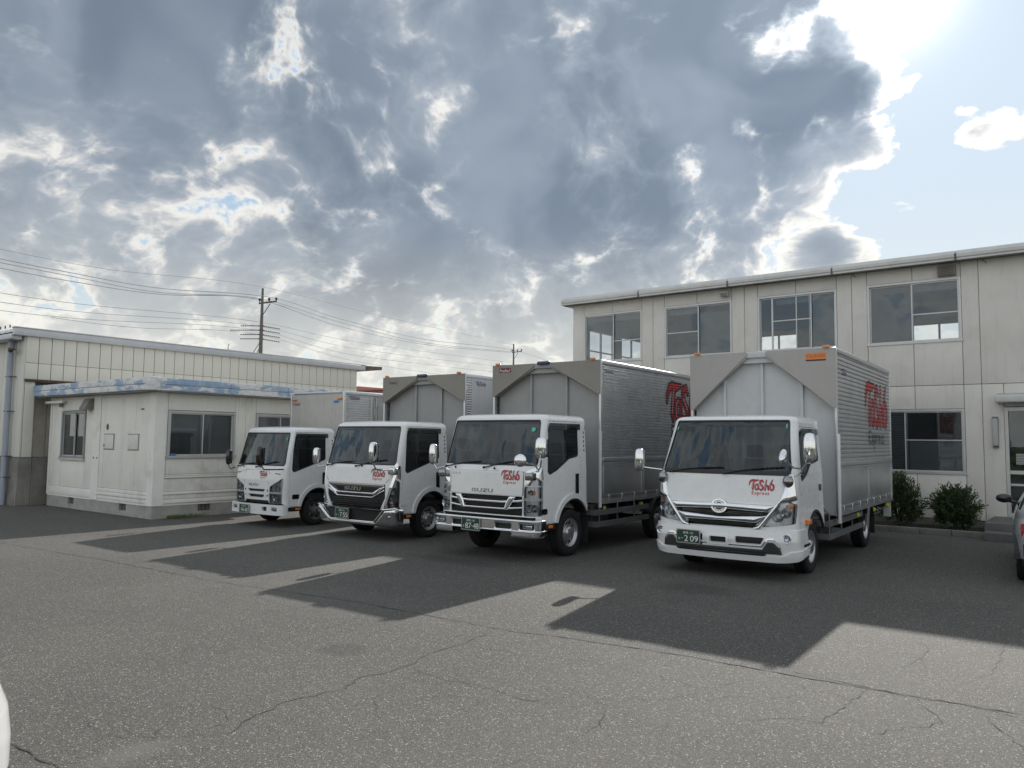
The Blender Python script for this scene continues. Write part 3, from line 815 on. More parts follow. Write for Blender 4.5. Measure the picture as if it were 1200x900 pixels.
# vent hoods
hood = ob('vent_hood', 'lamp_cover', -8.32, -8.10, OY-.14, OY-.002, 5.95, 6.10, b=.02)
ob('vent_flap', 'vent_grey', -8.30, -8.12, OY-.15, OY-.142, 5.96, 6.05)
ob('vent_louvre', 'vent_grey', -2.98, -2.60, OY-.10, OY-.002, 5.88, 6.12, b=.012)
for k in range(6): ob('louvre_slat', 'gutter_dark', -2.95, -2.63, OY-.106, OY-.101, 5.905+k*.034, 5.918+k*.034)
for x in (-4.86, -2.06): MB().tube([(x, OY-.1, 6.18), (x+.03, OY-.14, 6.12), (x+.09, OY-.12, 6.08)], .012, 6).build('gutter_hook', 'vent_grey', office, loc=oo)
# wall lamp, canopy, entrance door
ob('wall_lamp', 'vent_grey', -1.98, -1.86, OY-.05, OY-.002, 1.86, 2.56)
ob('lamp_diffuser', 'lamp_cover', -1.975, -1.865, OY-.10, OY-.052, 1.90, 2.52, b=.02)
ob('door_canopy', 'fascia', -1.88, .25, OY-.42, OY-.003, 2.86, 3.03, b=.03)
ob('canopy_top', 'lamp_cover', -1.84, .22, OY-.36, OY-.01, 3.032, 3.07)
dr = ob('entrance_door', 'win_frame', DOORX[0], DOORX[0]+.07, OY-.01, OY+.1, .20, 2.77)
for a in (-.86, DOORX[1]-.07): MB().box(a, a+.07, OY-.01, OY+.1, .20, 2.77).build('door_frame', 'win_frame', dr)
for a, b_ in ((DOORX[0]+.07, -.86), (-.79, DOORX[1]-.07)):
    for z0, z1, mt in ((2.69, 2.77, 'win_frame'), (.22, .42, 'win_frame'), (1.28, 1.36, 'win_frame'), (1.02, 1.07, 'win_frame')):
        MB().box(a+.001, b_-.001, OY+.0, OY+.06, z0, z1).build('door_rail', mt, dr)
    for z0, z1 in ((1.36, 2.69), (1.07, 1.28), (.42, 1.02)): MB().box(a+.01, b_-.01, OY+.03, OY+.036, z0, z1).build('pane', 'window_glass', dr)
    for k in range(7): MB().box(a+.12, a+.42, OY+.012, OY+.02, 1.50+k*.035, 1.522+k*.035).build('louvre_slat', 'lamp_cover', dr)
for z in (.6, 1.9): MB().box(DOORX[0]+.075, DOORX[0]+.11, OY-.02, OY-.005, z, z+.13).build('hinge', 'gutter_dark', dr)
# steps, kerb and planting bed
st = box('entrance_steps', 'step', None, -2.0, .4, 18.65, OY-.01, -.05, .33, b=.012); st['kind'] = 'structure'
st2 = box('step', 'step', st, -1.98, .4, 18.2, 18.648, -.05, .17, b=.012)
bed = box('planting_bed', 'soil', None, -13.2, -2.02, 18.85, OY+.005, -.03, .05); bed['kind'] = 'structure'
kerbs = None
for k in range(19):
    x0 = -13.406+k*.6
    if x0+.59 > -2.0: continue
    o = box('kerb', 'kerb', kerbs, x0, x0+.592, 18.70, 18.845, -.05, .12, b=.012)
    if kerbs is None: kerbs = o; o['kind'] = 'structure'
# ------------------------------------------------------------------ prefab hut
M['hut_wall'] = P('hut_wall_panel', (.82, .81, .74), .6, 0, .03, vscale=1.5, dirt=((.62, .61, .55), .4), streak=.20)
M['hut_dirty'] = P('hut_wall_mouldy', (.74, .73, .68), .7, 0, .06, vscale=2, dirt=((.36, .34, .28), .55), streak=.42)
M['hut_trim'] = P('hut_trim', (.84, .83, .78), .5, 0, .03, dirt=((.36, .35, .3), .35), streak=.12)
M['hut_joint'] = P('hut_joint', (.32, .31, .28), .9, 0, .2)
M['brown_blind'] = P('grey_brown_blind', (.25, .235, .22), .8, 0, .05, vscale=2, streak=.1)
M['footing'] = P('hut_footing', (.38, .375, .35), .9, 0, .12, vscale=3, bump=.3, dirt=((.13, .125, .11), .6), streak=.3)
def peel_mat():
    m, g, out = new_mat('peeling_blue_paint')
    b = g.n('ShaderNodeBsdfPrincipled'); tc = g.n('ShaderNodeTexCoord'); mp = g.n('ShaderNodeMapping'); g.put(mp.inputs[0], tc.outputs['Object'])
    mp.inputs['Scale'].default_value = (.8, .8, 2.4)
    n = g.noise(mp.outputs[0], 1.7, 9, .72); n2 = g.noise(tc.outputs['Object'], .75, 3, .5)
    f = g.sstep(g.math('ADD', g.math('MULTIPLY', n, .8), g.math('MULTIPLY', n2, .5)), .655, .69)
    blue = g.mix(g.sstep(g.noise(tc.outputs['Object'], 5, 5, .6), .4, .7), (.30, .42, .57, 1), (.42, .52, .63, 1))
    wht = g.mix(g.sstep(g.noise(mp.outputs[0], 6, 6, .6), .4, .7), (.78, .78, .76, 1), (.58, .61, .64, 1))
    c = g.mix(f, wht, blue)
    dk = g.noise(mp.outputs[0], 1.1, 9, .8); c = g.mix(g.math('MULTIPLY', g.sstep(dk, .62, .72), .8), c, (.07, .065, .06, 1))
    g.put(b.inputs['Base Color'], c); b.inputs['Roughness'].default_value = .7
    bp = g.n('ShaderNodeBump'); bp.inputs['Strength'].default_value = .5; bp.inputs['Distance'].default_value = .004; g.put(bp.inputs['Height'], f); g.put(b.inputs['Normal'], bp.outputs[0])
    g.nt.links.new(b.outputs[0], out.inputs[0]); return m
M['peel'] = peel_mat()
HX0, HX1, HY0, HY1 = -23.0, -17.4, 9.2, 15.6
hut = thing('prefab_hut', 'low white prefab hut with peeling blue paint along its flat roof edge', 'hut', (-20, HY0, 0)); ho = -hut.location
def hb(name, mat, *a, b=0, **k): return box(name, mat, hut, *a, b=b, loc=ho, **k)
ZB, ZH = .32, 2.93
# footing with vents
def footing(axis, lo, hi, vents):
    p = lo
    for v_ in vents+[None]:
        q = v_ if v_ else hi
        if axis == 'x': hb('footing', 'footing', p, q, HY0+.01, HY0+.2, -.2, ZB-.03)
        else: hb('footing', 'footing', HX1-.2, HX1-.01, p, q, -.2, ZB-.03)
        if v_:
            e = v_+.34
            if axis == 'x':
                hb('footing', 'footing', v_, e, HY0+.011, HY0+.2, -.2, .12); hb('vent', 'gutter_dark', v_, e, HY0+.08, HY0+.19, .12, ZB-.03)
                for k in range(3): hb('vent_bar', 'vent_grey', v_+.05+k*.1, v_+.065+k*.1, HY0+.03, HY0+.04, .12, ZB-.03)
            else:
                hb('footing', 'footing', HX1-.2, HX1-.011, v_, e, -.2, .12); hb('vent', 'gutter_dark', HX1-.19, HX1-.08, v_, e, .12, ZB-.03)
                for k in range(3): hb('vent_bar', 'vent_grey', HX1-.04, HX1-.03, v_+.05+k*.1, v_+.065+k*.1, .12, ZB-.03)
            p = e
footing('x', HX0, HX1-.2, [-21.72, -18.95]); footing('y', HY0+.01, HY1, [10.35, 12.9])
hb('hut_core', 'hut_joint', HX0+.03, HX1-.25, HY0+.30, HY1, ZB-.03, ZH-.001)
hb('sill_beam', 'hut_trim', HX0, HX1, HY0, HY0+.2, ZB-.03, ZB+.02); hb('sill_beam', 'hut_trim', HX1-.2, HX1, HY0+.201, HY1, ZB-.03, ZB+.02)
# front (south) face panels: joints at measured places, ribs proud
def fp(x0, x1, z0, z1, mat='hut_wall', y=0): hb('wall_panel', mat, x0+.006, x1-.006, HY0+y, HY0+.05, z0+.004, z1-.004, b=.004)
hb('corner_post', 'hut_trim', HX0, HX0+.10, HY0-.015, HY0+.04, ZB, ZH); hb('corner_post', 'hut_trim', HX1-.26, HX1+.012, HY0-.015, HY0+.26, ZB-.02, ZH)
hb('wall_backing', 'hut_joint', HX0+.05, -22.27, HY0+.035, HY0+.28, ZB, ZH); hb('wall_backing', 'hut_joint', -20.87, HX1-.1, HY0+.035, HY0+.28, ZB, ZH)
hb('wall_backing', 'hut_joint', -22.27, -20.87, HY0+.035, HY0+.28, ZB, 1.30); hb('wall_backing', 'hut_joint', -22.27, -20.87, HY0+.035, HY0+.28, 2.56, ZH)
fp(HX0+.10, -22.75, .55, ZH); fp(-22.75, -22.27, .55, ZH); fp(-22.27, -20.87, .55, 1.30); fp(-22.27, -20.87, 2.56, ZH); fp(-20.87, -20.42, .55, ZH)
fp(HX0+.10, -20.42, ZB+.02, .55, 'hut_trim', -.012)
hb('corner_post', 'hut_trim', -20.42, -20.06, HY0-.02, HY0+.04, ZB-.01, ZH)
for a, b_ in ((-20.06, -19.86), (-19.86, -18.98), (-18.98, -18.90), (-18.90, -18.30), (-18.30, -17.66)): fp(a, b_, .62, ZH)
fp(-20.06, -17.66, ZB+.02, .44, 'hut_trim', -.01); fp(-20.06, -17.66, .44, .53, 'hut_trim', -.025); fp(-20.06, -17.66, .53, .62, 'hut_trim', -.012)
w = window(hut, ho, -22.26, -20.88, 1.32, 2.55, HY0, [(0, .54, 0, None, None), (.46, 1, .035, None, None)], fw=.06, fm='win_frame_dark')
hb('curtain', 'brown_blind', -22.20, -20.93, HY0+.16, HY0+.17, 1.36, 2.5)
mb = MB(); mb.box(-22.3, -20.84, HY0-.05, HY0-.03, 1.26, 1.31); mb.build('window_sill', 'win_frame', hut, loc=ho)
for x in (-19.84, -18.63):
    hb('hatch_frame', 'hut_joint', x-.01, x+.53, HY0-.004, HY0+.0, 1.56, 1.96); hb('hatch', 'hut_dirty', x+.02, x+.50, HY0-.02, HY0-.005, 1.585, 1.935, b=.008)
MB().ellipsoid((-19.80, HY0-.03, 1.68), (.035, .02, .035), 10, 8).build('door_knob', 'rim', hut, loc=ho)
MB().ellipsoid((-19.68, HY0-.012, 2.13), (.045, .02, .075), 10, 8).build('keyhole_cover', 'gutter_dark', hut, loc=ho)
hb('name_plate', 'gutter_dark', -18.05, -17.93, HY0-.012, HY0-.001, 2.53, 2.56)
for x in (-20.32, -20.14): MB().ellipsoid((x, HY0-.025, 1.35), (.022, .015, .022), 8, 6).build('bolt', 'gutter_dark', hut, loc=ho)
mb = MB(); mb.prism([(HY0-.005, 2.86), (HY0-.005, 2.60), (HY0-.10, 2.56), (HY0-.22, 2.56), (HY0-.22, 2.61), (HY0-.10, 2.84)], -20.80, -20.48, 'yz'); mb.build('vent_hood', 'vent_grey', hut, loc=ho)
hb('lamp_batten', 'hut_trim', -23.05, -22.03, HY0-.14, HY0-.06, 2.76, 2.83, b=.012); hb('lamp_bracket', 'vent_grey', -22.3, -22.24, HY0-.10, HY0-.002, 2.66, 2.76)
# east face
HE = HX1
def ep(y0, y1, z0, z1, mat='hut_wall', x=0): hb('wall_panel', mat, HE-.05, HE+x, y0+.005, y1-.005, z0+.004, z1-.004, b=.004)
EW = [(9.50, 11.27), (11.87, 13.35), (13.95, 15.2)]
py = HY0+.262
for a, b_ in EW:
    hb('wall_backing', 'hut_joint', HE-.22, HE-.035, py, a-.005, ZB+.02, ZH)
    hb('wall_backing', 'hut_joint', HE-.22, HE-.035, a, b_, ZB+.02, 1.40); hb('wall_backing', 'hut_joint', HE-.22, HE-.035, a, b_, 2.53, ZH)
    n = 2 if a-py > .3 else 1
    for k in range(n): ep(py+(a-py)*k/n, py+(a-py)*(k+1)/n, 1.02, ZH)
    ep(a, b_, 1.02, 1.40, 'hut_dirty'); ep(a, b_, 2.53, ZH); py = b_
hb('wall_backing', 'hut_joint', HE-.22, HE-.035, py, HY1, ZB+.02, ZH); ep(py, HY1, 1.02, ZH)
for y0, y1 in ((HY0+.262, 11.45), (11.45, 13.65), (13.65, HY1)):
    ep(y0, y1, .62, .93, 'hut_dirty'); ep(y0, y1, .93, .975, 'hut_trim', .03); ep(y0, y1, .975, 1.02, 'hut_dirty', .012)
    ep(y0, y1, .545, .62, 'hut_trim', .03); ep(y0, y1, .44, .545, 'hut_dirty', .01); ep(y0, y1, ZB+.022, .44, 'hut_trim', .022)
for y in (9.42, 11.36, 11.62, 11.72): hb('rib', 'hut_trim', HE, HE+.02, y, y+.035, 1.05, ZH-.01)
def side_window(a, b_):
    mb = MB(); z0, z1, fw = 1.42, 2.52, .05
    mb.box(HE-.1, HE+.03, a, a+fw, z0, z1); mb.box(HE-.1, HE+.03, b_-fw, b_, z0, z1); mb.box(HE-.1, HE+.029, a+fw, b_-fw, z1-fw, z1); mb.box(HE-.1, HE+.05, a-.03, b_+.03, z0-.02, z0+.035)
    w = mb.build('window', 'win_frame', hut, loc=ho); md = (a+b_)/2
    for p, q, x in ((a+fw, md+.03, HE-.03), (md-.03, b_-fw, HE-.065)):
        mb = MB(); mb.box(x, x+.03, p, p+.03, z0+.04, z1-fw); mb.box(x, x+.03, q-.03, q, z0+.04, z1-fw); mb.box(x+.001, x+.029, p+.03, q-.03, z0+.036, z0+.07); mb.box(x+.001, x+.029, p+.03, q-.03, z1-fw-.03, z1-fw)
        mb.build('sash', 'win_frame', w); MB().box(x+.012, x+.018, p+.03, q-.03, z0+.07, z1-fw-.03).build('pane', 'window_glass', w)
    MB().box(HE-.16, HE-.15, a+.05, b_-.05, z0+.08, z1-.06).build('blind', 'brown_blind', w)
for a, b_ in EW: side_window(a, b_)
hb('rag', 'blue_print', HE-.03, HE+.04, 9.57, 9.72, 1.46, 1.50, b=.015)
# roof edge boards
hb('roof', 'footing', HX0-.25, HX1+.28, HY0-.28, HY1+.2, ZH+.001, ZH+.03)
rx0, rx1, ry0, ry1 = HX0-.32, HX1+.34, HY0-.34, HY1+.2
L = [rx0, -21.3, -20.3, -19.2, rx1-.25]
for a, b_ in zip(L, L[1:]):
    hb('roof_board', 'peel', a+.004, b_-.004, ry0, ry0+.05, 2.96, 3.10, b=.006); hb('roof_board', 'peel', a+.004, b_-.004, ry0-.012, ry0+.05, 3.104, 3.25, b=.006)
hb('roof_board', 'peel', rx1-.25, rx1, ry0-.02, ry0+.25, 2.955, 3.26, b=.01)
L = [ry0+.255, 10.9, 12.6, 14.2, ry1]
for a, b_ in zip(L, L[1:]):
    hb('roof_board', 'peel', rx1-.06, rx1-.01, a+.004, b_-.004, 2.96, 3.10, b=.006); hb('roof_board', 'peel', rx1-.06, rx1+.002, a+.004, b_-.004, 3.104, 3.25, b=.006)
hb('roof_board', 'peel', rx0, rx0+.05, ry0+.055, ry1, 2.96, 3.21, b=.01)
hb('roof_top', 'footing', rx0+.06, rx1-.07, ry0+.06, ry1, 3.12, 3.17)

# ------------------------------------------------------------------ ribbed warehouse
M['ware'] = P('warehouse_cladding', (.70, .69, .62), .6, 0, .03, vscale=1.2, dirt=((.52, .51, .47), .3), streak=.12)
M['ware_in'] = P('recessed_cladding', (.60, .57, .50), .7, 0, .06, dirt=((.30, .28, .22), .4), streak=.25)
M['ware_joint'] = P('cladding_joint', (.36, .35, .31), .9, 0, .1)
M['roof_metal'] = P('roof_edge_metal', (.52, .54, .57), .4, .5, .05)
M['rust'] = P('rusty_steel', (.10, .065, .045), .9, 0, .4, vscale=9, bump=.4)
M['soffit'] = P('brown_soffit', (.16, .125, .10), .9, 0, .2, vscale=3)
M['conc_base'] = P('stained_concrete_base', (.24, .23, .21), .9, 0, .2, vscale=1.5, bump=.3, streak=.5, dirt=((.09, .085, .075), .5))
M['pvc'] = P('blue_grey_pipe', (.34, .38, .45), .45, 0, .04, streak=.1)
BX, BY0, BY1 = -23.3, 8.6, 20.4
wh = thing('warehouse', 'long cream ribbed metal warehouse with concrete base behind the hut', 'building', (-27, BY0, 0)); wo = -wh.location
def wb(name, mat, *a, b=0, **k): return box(name, mat, wh, *a, b=b, loc=wo, **k)
wb('wall', 'ware_joint', -36, BX-.03, BY0+.03, BY1-.03, 3.42, 4.62)
wb('wall', 'ware_joint', -36, BX-.3, BY0+.03, BY1-.03, -.1, 3.415)
me_cache = {}
def shared(key, name, mat, mk, parent, loc):
    if key not in me_cache: me_cache[key] = mk().mesh(name, mat)
    o = bpy.data.objects.new(name, me_cache[key]); C.objects.link(o); o.parent = parent; o.location = loc; return o
pw = (BY1-BY0)/36
for row, (z0, z1) in enumerate(((3.43, 3.87), (3.88, 4.60))):
    for k in range(36):
        def mk():
            mb = MB(); mb.bbox(-.02, .022, .010, pw-.008, 0, z1-z0, .010, 2); return mb
        shared(('w', row), 'cladding_panel', 'ware', mk, wh, wo+Vector((BX-.02, BY0+k*pw, z0)))
# gable-side (front) wall panels
for k in range(16):
    x1 = BX-.03-k*.36
    def mk():
        mb = MB(); mb.bbox(-.35, -.008, -.02, .03, 0, 3.3, .01, 2); return mb
    shared('f', 'cladding_panel', 'ware', mk, wh, wo+Vector((x1, BY0, 1.30)))
wb('concrete_base', 'conc_base', -36, BX-.02, BY0-.03, BY0+.3, -.2, 1.29); wb('base_ledge', 'conc_base', -36, BX-.015, BY0-.05, BY0-.031, -.1, .32)
# recess under the upper band
wb('corner_column', 'ware', BX-.25, BX, BY0+.04, BY0+.28, 1.30, 3.42, b=.01); wb('column_base', 'conc_base', BX-.32, BX+.01, BY0+.31, BY0+.34, -.2, 1.29)
for k in range(10): wb('cladding_panel', 'ware_in', BX-.30, BX-.26, BY0+.3+k*.42+.006, BY0+.3+(k+1)*.42-.006, 1.30, 3.15, b=.008)
wb('cladding_panel', 'ware_in', BX-.29, BX-.27, BY0+.95, BY0+1.0, 1.30, 3.3); wb('concrete_base', 'conc_base', BX-.28, BX-.01, BY0+.35, BY0+1.05, -.2, 1.29); wb('base_ledge', 'conc_base', BX-.27, BX, BY0+.345, BY0+.349, -.1, .35)
wb('recess_wall', 'conc_base', BX-.29, BX-.27, BY0+1.06, BY1-.1, -.2, 1.29)
mb = MB(); mb.add([(BX+.02, BY0+.3, 3.42), (BX+.02, BY1, 3.42), (BX-.3, BY1, 3.2), (BX-.3, BY0+.9, 3.2)], [(0, 1, 2, 3)]); mb.build('soffit', 'soffit', wh, loc=wo)
wb('rusty_edge', 'rust', BX-.1, BX+.06, BY0+.02, BY0+1.4, 3.36, 3.425)
# roof edges
wb('roof_edge', 'roof_metal', BX-.10, BX+.10, BY0-.32, BY1+.35, 4.60, 4.80, b=.012)
wb('roof_edge_lip', 'roof_metal', BX-.12, BX+.115, BY0-.34, BY1+.36, 4.803, 4.83)
wb('gutter', 'roof_metal', -36, BX-.11, BY0-.34, BY0-.06, 4.50, 4.66, b=.02)
mb = MB()
for k in range(40):
    x = BX-.25-k*.33
    mb.add([(x, BY0-.30, 4.70), (x-.06, BY0-.30, 4.79), (x-.12, BY0-.30, 4.70), (x, BY1, 4.70), (x-.06, BY1, 4.79), (x-.12, BY1, 4.70)], [(0, 1, 4, 3), (1, 2, 5, 4), (0, 1, 2)])
mb.add([(BX-.1, BY0-.3, 4.70), (-36, BY0-.3, 4.70), (-36, BY1, 4.70), (BX-.1, BY1, 4.70)], [(0, 1, 2, 3)])
mb.build('ribbed_roof', 'roof_metal', wh, loc=wo)
for k in range(9): MB().tube([(BX-.31-k*.33, BY0-.31, 4.82), (BX-.31-k*.33, BY0-.31, 4.90)], .018, 6).build('snow_stop', 'rust', wh, loc=wo)
# far end canopy
mb = MB(); mb.prism([(BY1+.36, 4.80), (BY1+1.25, 4.83), (BY1+1.25, 4.70), (BY1+.36, 4.62)], BX-3, BX+.08, 'yz'); mb.build('end_canopy', 'soffit', wh, loc=wo)
MB().tube([(BX-.6, 15.1, 4.8), (BX-.6, 15.1, 5.05), (BX-.4, 15.0, 5.08)], .015, 6).build('bracket_rod', 'win_frame_dark', wh, loc=wo)
# downpipe
px_, py_ = -23.95, BY0-.14
MB().tube([(px_, py_, 4.5), (px_, py_, -.02)], .075, 14).build('downpipe', 'pvc', wh, loc=wo)
for z in (.75, 1.32, 2.55, 3.5): MB().tube([(px_-.28, py_+.1, z), (px_, py_-.085, z), (px_+.2, py_+.1, z)], .014, 6).build('pipe_bracket', 'rust', wh, loc=wo)
MB().tube([(px_, py_-.0, 4.22), (px_+.28, py_-.12, 4.24), (px_+.5, py_-.06, 4.22)], [.06, .05, .02], 8).build('tap_pipe', 'rust', wh, loc=wo)

# red brown building far off, between warehouse end and the trucks
M['far_red'] = P('faded_red_wall', (.42, .20, .17), .8, 0, .08, vscale=.8)
fr = thing('far_building', 'faded red building glimpsed between the warehouse end and a truck box', 'building', (-42, 38, 0))
box('wall', 'far_red', fr, -3.5, 5.2, -1.9, 6, 0, 5.20); box('roof', 'far_red', fr, -3.8, 5.3, -2.1, 6.1, 5.202, 5.32)
for k in range(7): box('wall_rib', 'far_red', fr, -3+k*1.1, -2.9+k*1.1, -1.96, -1.9, .2, 5.15)
box('stair_tower', 'far_red', fr, -1.5, .4, -1.4, 1.5, 5.322, 5.6)

# ------------------------------------------------------------------ power lines
M['pole'] = P('pole_concrete', (.17, .16, .145), .85, 0, .15, vscale=3, streak=.3)
M['cable'] = P('cable', (.10, .10, .105), .7, 0, .1)
M['insul'] = P('insulator', (.06, .055, .055), .4, 0, .2)
def at(px, py, D):
    dr = ray(px, py); t = D/math.hypot(dr.x, dr.y); return Vector((dr.x*t, dr.y*t, CAM_Z+dr.z*t))
top1 = at(308, 338, 50); top2 = at(602, 403, 84)
line_dir = (Vector((top2.x, top2.y, 0))-Vector((top1.x, top1.y, 0))).normalized()
def utility_pole(top, label, z_arm=1.0, dense=True):
    t = thing('utility_pole', label, 'utility pole', (top.x, top.y, 0), group=None)
    H_ = top.z
    MB().tube([(0, 0, 0), (0, 0, H_*.6), (0, 0, H_)], [.17, .13, .07], 12).build('shaft', 'pole', t)
    rd = Vector((c_right.x, c_right.y, 0)).normalized()
    a = -rd*.2; b_ = rd*.9
    z = H_-z_arm*.95
    mb = MB(); mb.tube([a+Vector((0, 0, z)), b_+Vector((0, 0, z+.15))], .05, 6); mb.tube([rd*.5+Vector((0, 0, z)), Vector((0, 0, z-.8))], .025, 6); mb.build('crossarm', 'insul', t)
    for q in (-.16, .42, .86):
        p = rd*q+Vector((0, 0, z+.05+.06*q)); MB().tube([p, p+Vector((0, 0, .12)), p+Vector((0, 0, .14)), p+Vector((0, 0, .28))], [.03, .03, .075, .065], 8).build('insulator', 'insul', t)
    z2 = H_-z_arm*2.35
    for k in range(4):
        zz = z2-k*.27*z_arm
        MB().tube([-rd*.14+Vector((0, 0, zz)), rd*.14+Vector((0, 0, zz))], .045, 6).build('bracket', 'insul', t)
        mb = MB()
        for q in np.arange(.15, 1.3 if k != 1 else 1.85, .13):
            mb.tube([-rd*q+Vector((0, 0, zz-.01*q)), -rd*(q+.085)+Vector((0, 0, zz-.01*q))], .035, 6)
        mb.build('spacer_chain', 'insul', t, kind='stuff')
        if dense:
            mb = MB()
            for q in np.arange(.15, 1.1, .13): mb.tube([rd*q+Vector((0, 0, zz-.16*q)), rd*(q+.085)+Vector((0, 0, zz-.16*(q+.085)))], .035, 6)
            mb.build('spacer_chain', 'insul', t, kind='stuff')
    MB().tube([Vector((0, 0, z2-.9)), -rd*1.6+Vector((0, 0, z2-3.6))], .02, 5).build('stay_wire', 'cable', t)
    MB().tube([Vector((0, 0, z2-1.2)), -rd*1.1+Vector((0, 0, z2-3.6))], .02, 5).build('stay_wire', 'cable', t)
    return t
utility_pole(top1, 'tall concrete utility pole with crossarm rising behind the warehouse roof')
utility_pole(top2, 'distant utility pole peeking above the truck box tops', 1.0)
def wire(pts, r, label, grp):
    """cable through picture directions at given distances, sagging smoothly"""
    P_ = [at(*p) for p in pts]; L = []
    for i in range(len(P_)-1):
        p0 = P_[max(i-1, 0)]; p1 = P_[i]; p2 = P_[i+1]; p3 = P_[min(i+2, len(P_)-1)]
        for k in range(8):
            t = k/8; L.append(.5*((2*p1)+(p2-p0)*t+(2*p0-5*p1+4*p2-p3)*t*t+(3*p1-p0-3*p2+p3)*t**3))
    L.append(P_[-1]); o = MB().tube(L, r*.52, 5).build('power_cable', 'cable'); tag(o, label, 'cable', grp); return o
gp = 'power cables strung between the utility poles'
wire([(-60, 279, 26), (130, 316, 38), (306, 336, 50), (450, 371, 66), (602, 404, 84)], .018, 'thin topmost wire running over the heads of both poles', gp)
wire([(-60, 291, 26), (80, 319, 34), (190, 338, 42), (320, 349, 50), (400, 374, 60), (500, 398, 73), (600, 410, 84), (660, 430, 92)], .03, 'upper of the heavy cables just under the thin top wire', gp)
wire([(-60, 296, 26), (80, 323, 34), (190, 343, 42), (305, 350, 50), (400, 378, 60), (500, 402, 73), (600, 412, 84)], .028, 'middle cable of the upper bundle of three', gp)
wire([(-60, 302, 26), (80, 329, 34), (190, 345, 42), (303, 351, 50), (400, 383, 60), (500, 404, 73), (598, 413, 84)], .03, 'lowest cable of the upper bundle of three', gp)
lows = [[(-60, 333, 26), (100, 357, 36), (302, 377, 50), (420, 401, 62), (590, 424, 82)], [(-60, 345, 26), (100, 366, 36), (302, 382, 50), (420, 409, 62), (590, 430, 82)],
        [(-60, 356, 26), (100, 374, 36), (302, 387, 50), (420, 417, 62), (590, 437, 82)], [(60, 372, 33), (160, 384, 40), (302, 392, 50), (420, 424, 62), (560, 445, 78)]]
lw = ['topmost', 'second', 'third', 'lowest']
for k, L in enumerate(lows): wire(L, .02, f'{lw[k]} thin wire of the lower set on the near pole', gp)

# ------------------------------------------------------------------ shrubs and weeds
M['leaf'] = None
def leaf_mat(name, c1, c2):
    m, g, out = new_mat(name)
    b = g.n('ShaderNodeBsdfPrincipled'); gi = g.n('ShaderNodeNewGeometry')
    c = g.mix(gi.outputs['Random Per Island'], (*c1, 1), (*c2, 1)); g.put(b.inputs['Base Color'], c); b.inputs['Roughness'].default_value = .5
    tr = g.n('ShaderNodeBsdfTranslucent'); g.put(tr.inputs[0], c); mx = g.n('ShaderNodeMixShader'); mx.inputs[0].default_value = .2
    g.nt.links.new(b.outputs[0], mx.inputs[1]); g.nt.links.new(tr.outputs[0], mx.inputs[2]); g.nt.links.new(mx.outputs[0], out.inputs[0]); return m
M['leaf'] = leaf_mat('shrub_leaf', (.028, .055, .020), (.085, .125, .045))
M['weed'] = leaf_mat('weed_leaf', (.10, .14, .04), (.22, .24, .09))
M['twig'] = P('twig', (.08, .06, .04), .9, 0, .2)
def shrub(x, y, r, h, label, seed, tall=False, n=2600):
    t = thing('shrub', label, 'shrub', (x, y, .04)); rnd = random.Random(seed)
    mb = MB()
    for k in range(16):
        a = rnd.uniform(0, 6.28); q = rnd.uniform(.3, .85)*r; mb.tube([(0, 0, 0), (math.cos(a)*q*.4, math.sin(a)*q*.4, h*.35), (math.cos(a)*q, math.sin(a)*q, h*rnd.uniform(.5, .9))], [.018, .012, .005], 5)
    mb.build('stem', 'twig', t)
    tips = []
    for k in range(230):
        a = rnd.uniform(0, 6.28); ct = rnd.uniform(-.9, 1); s_ = math.sqrt(1-ct*ct); rr = rnd.uniform(.62, 1.08)
        sh = (1-.55*max(0, ct)) if tall else 1.0
        tips.append(Vector((math.cos(a)*s_*r*rr*sh, math.sin(a)*s_*r*rr*sh, h*(.50+.48*ct*rr))))
    V = []; F = []
    for k in range(n):
        tp = rnd.choice(tips); q = rnd.uniform(.0, 1)**.6; base = Vector((0, 0, h*.28)); p = base.lerp(tp, .45+.55*q)+Vector((rnd.gauss(0, .03), rnd.gauss(0, .03), rnd.gauss(0, .03)))
        dr = (tp-base).normalized()+Vector((rnd.uniform(-.7, .7), rnd.uniform(-.7, .7), rnd.uniform(-.3, .9))); dr.normalize()
        sd_ = dr.cross(Vector((rnd.uniform(-1, 1), rnd.uniform(-1, 1), rnd.uniform(-1, 1)))); sd_.normalize()
        l = rnd.uniform(.04, .085); w_ = l*.2; o = len(V)
        V += [p, p+dr*l*.5+sd_*w_, p+dr*l, p+dr*l*.5-sd_*w_]; F.append((o, o+1, o+2, o+3))
    o = MB().add(V, F).build('foliage', 'leaf', t, recalc=False, kind='stuff')
shrub(-2.62, 19.45, .50, 1.08, 'rounded dark green shrub nearer the entrance steps', 3, n=8500)
shrub(-3.75, 19.5, .55, 1.28, 'taller pointed shrub close to the rear of the truck', 4, True, n=8500)
shrub(-5.1, 19.5, .5, 1.0, 'green shrub growing behind the large truck body', 5, n=2500)
mb = MB(); rnd = random.Random(9)
for k in range(520):
    x, y = rnd.uniform(-3.4, -2.05), rnd.uniform(18.9, 20.3); l = rnd.uniform(.03, .08); a = rnd.uniform(0, 6.28)
    mb.add([(x, y, .05), (x+.012*math.cos(a), y+.012*math.sin(a), .05+l*.6), (x+l*.5*math.cos(a), y+l*.5*math.sin(a), .05+l), (x-.01*math.sin(a), y+.01*math.cos(a), .05+l*.5)], [(0, 1, 2, 3)])
o = mb.build('ground_cover', 'leaf', None); tag(o, 'low straggly plants covering the bed below the wall', 'ground cover', kind='stuff')
mb = MB()
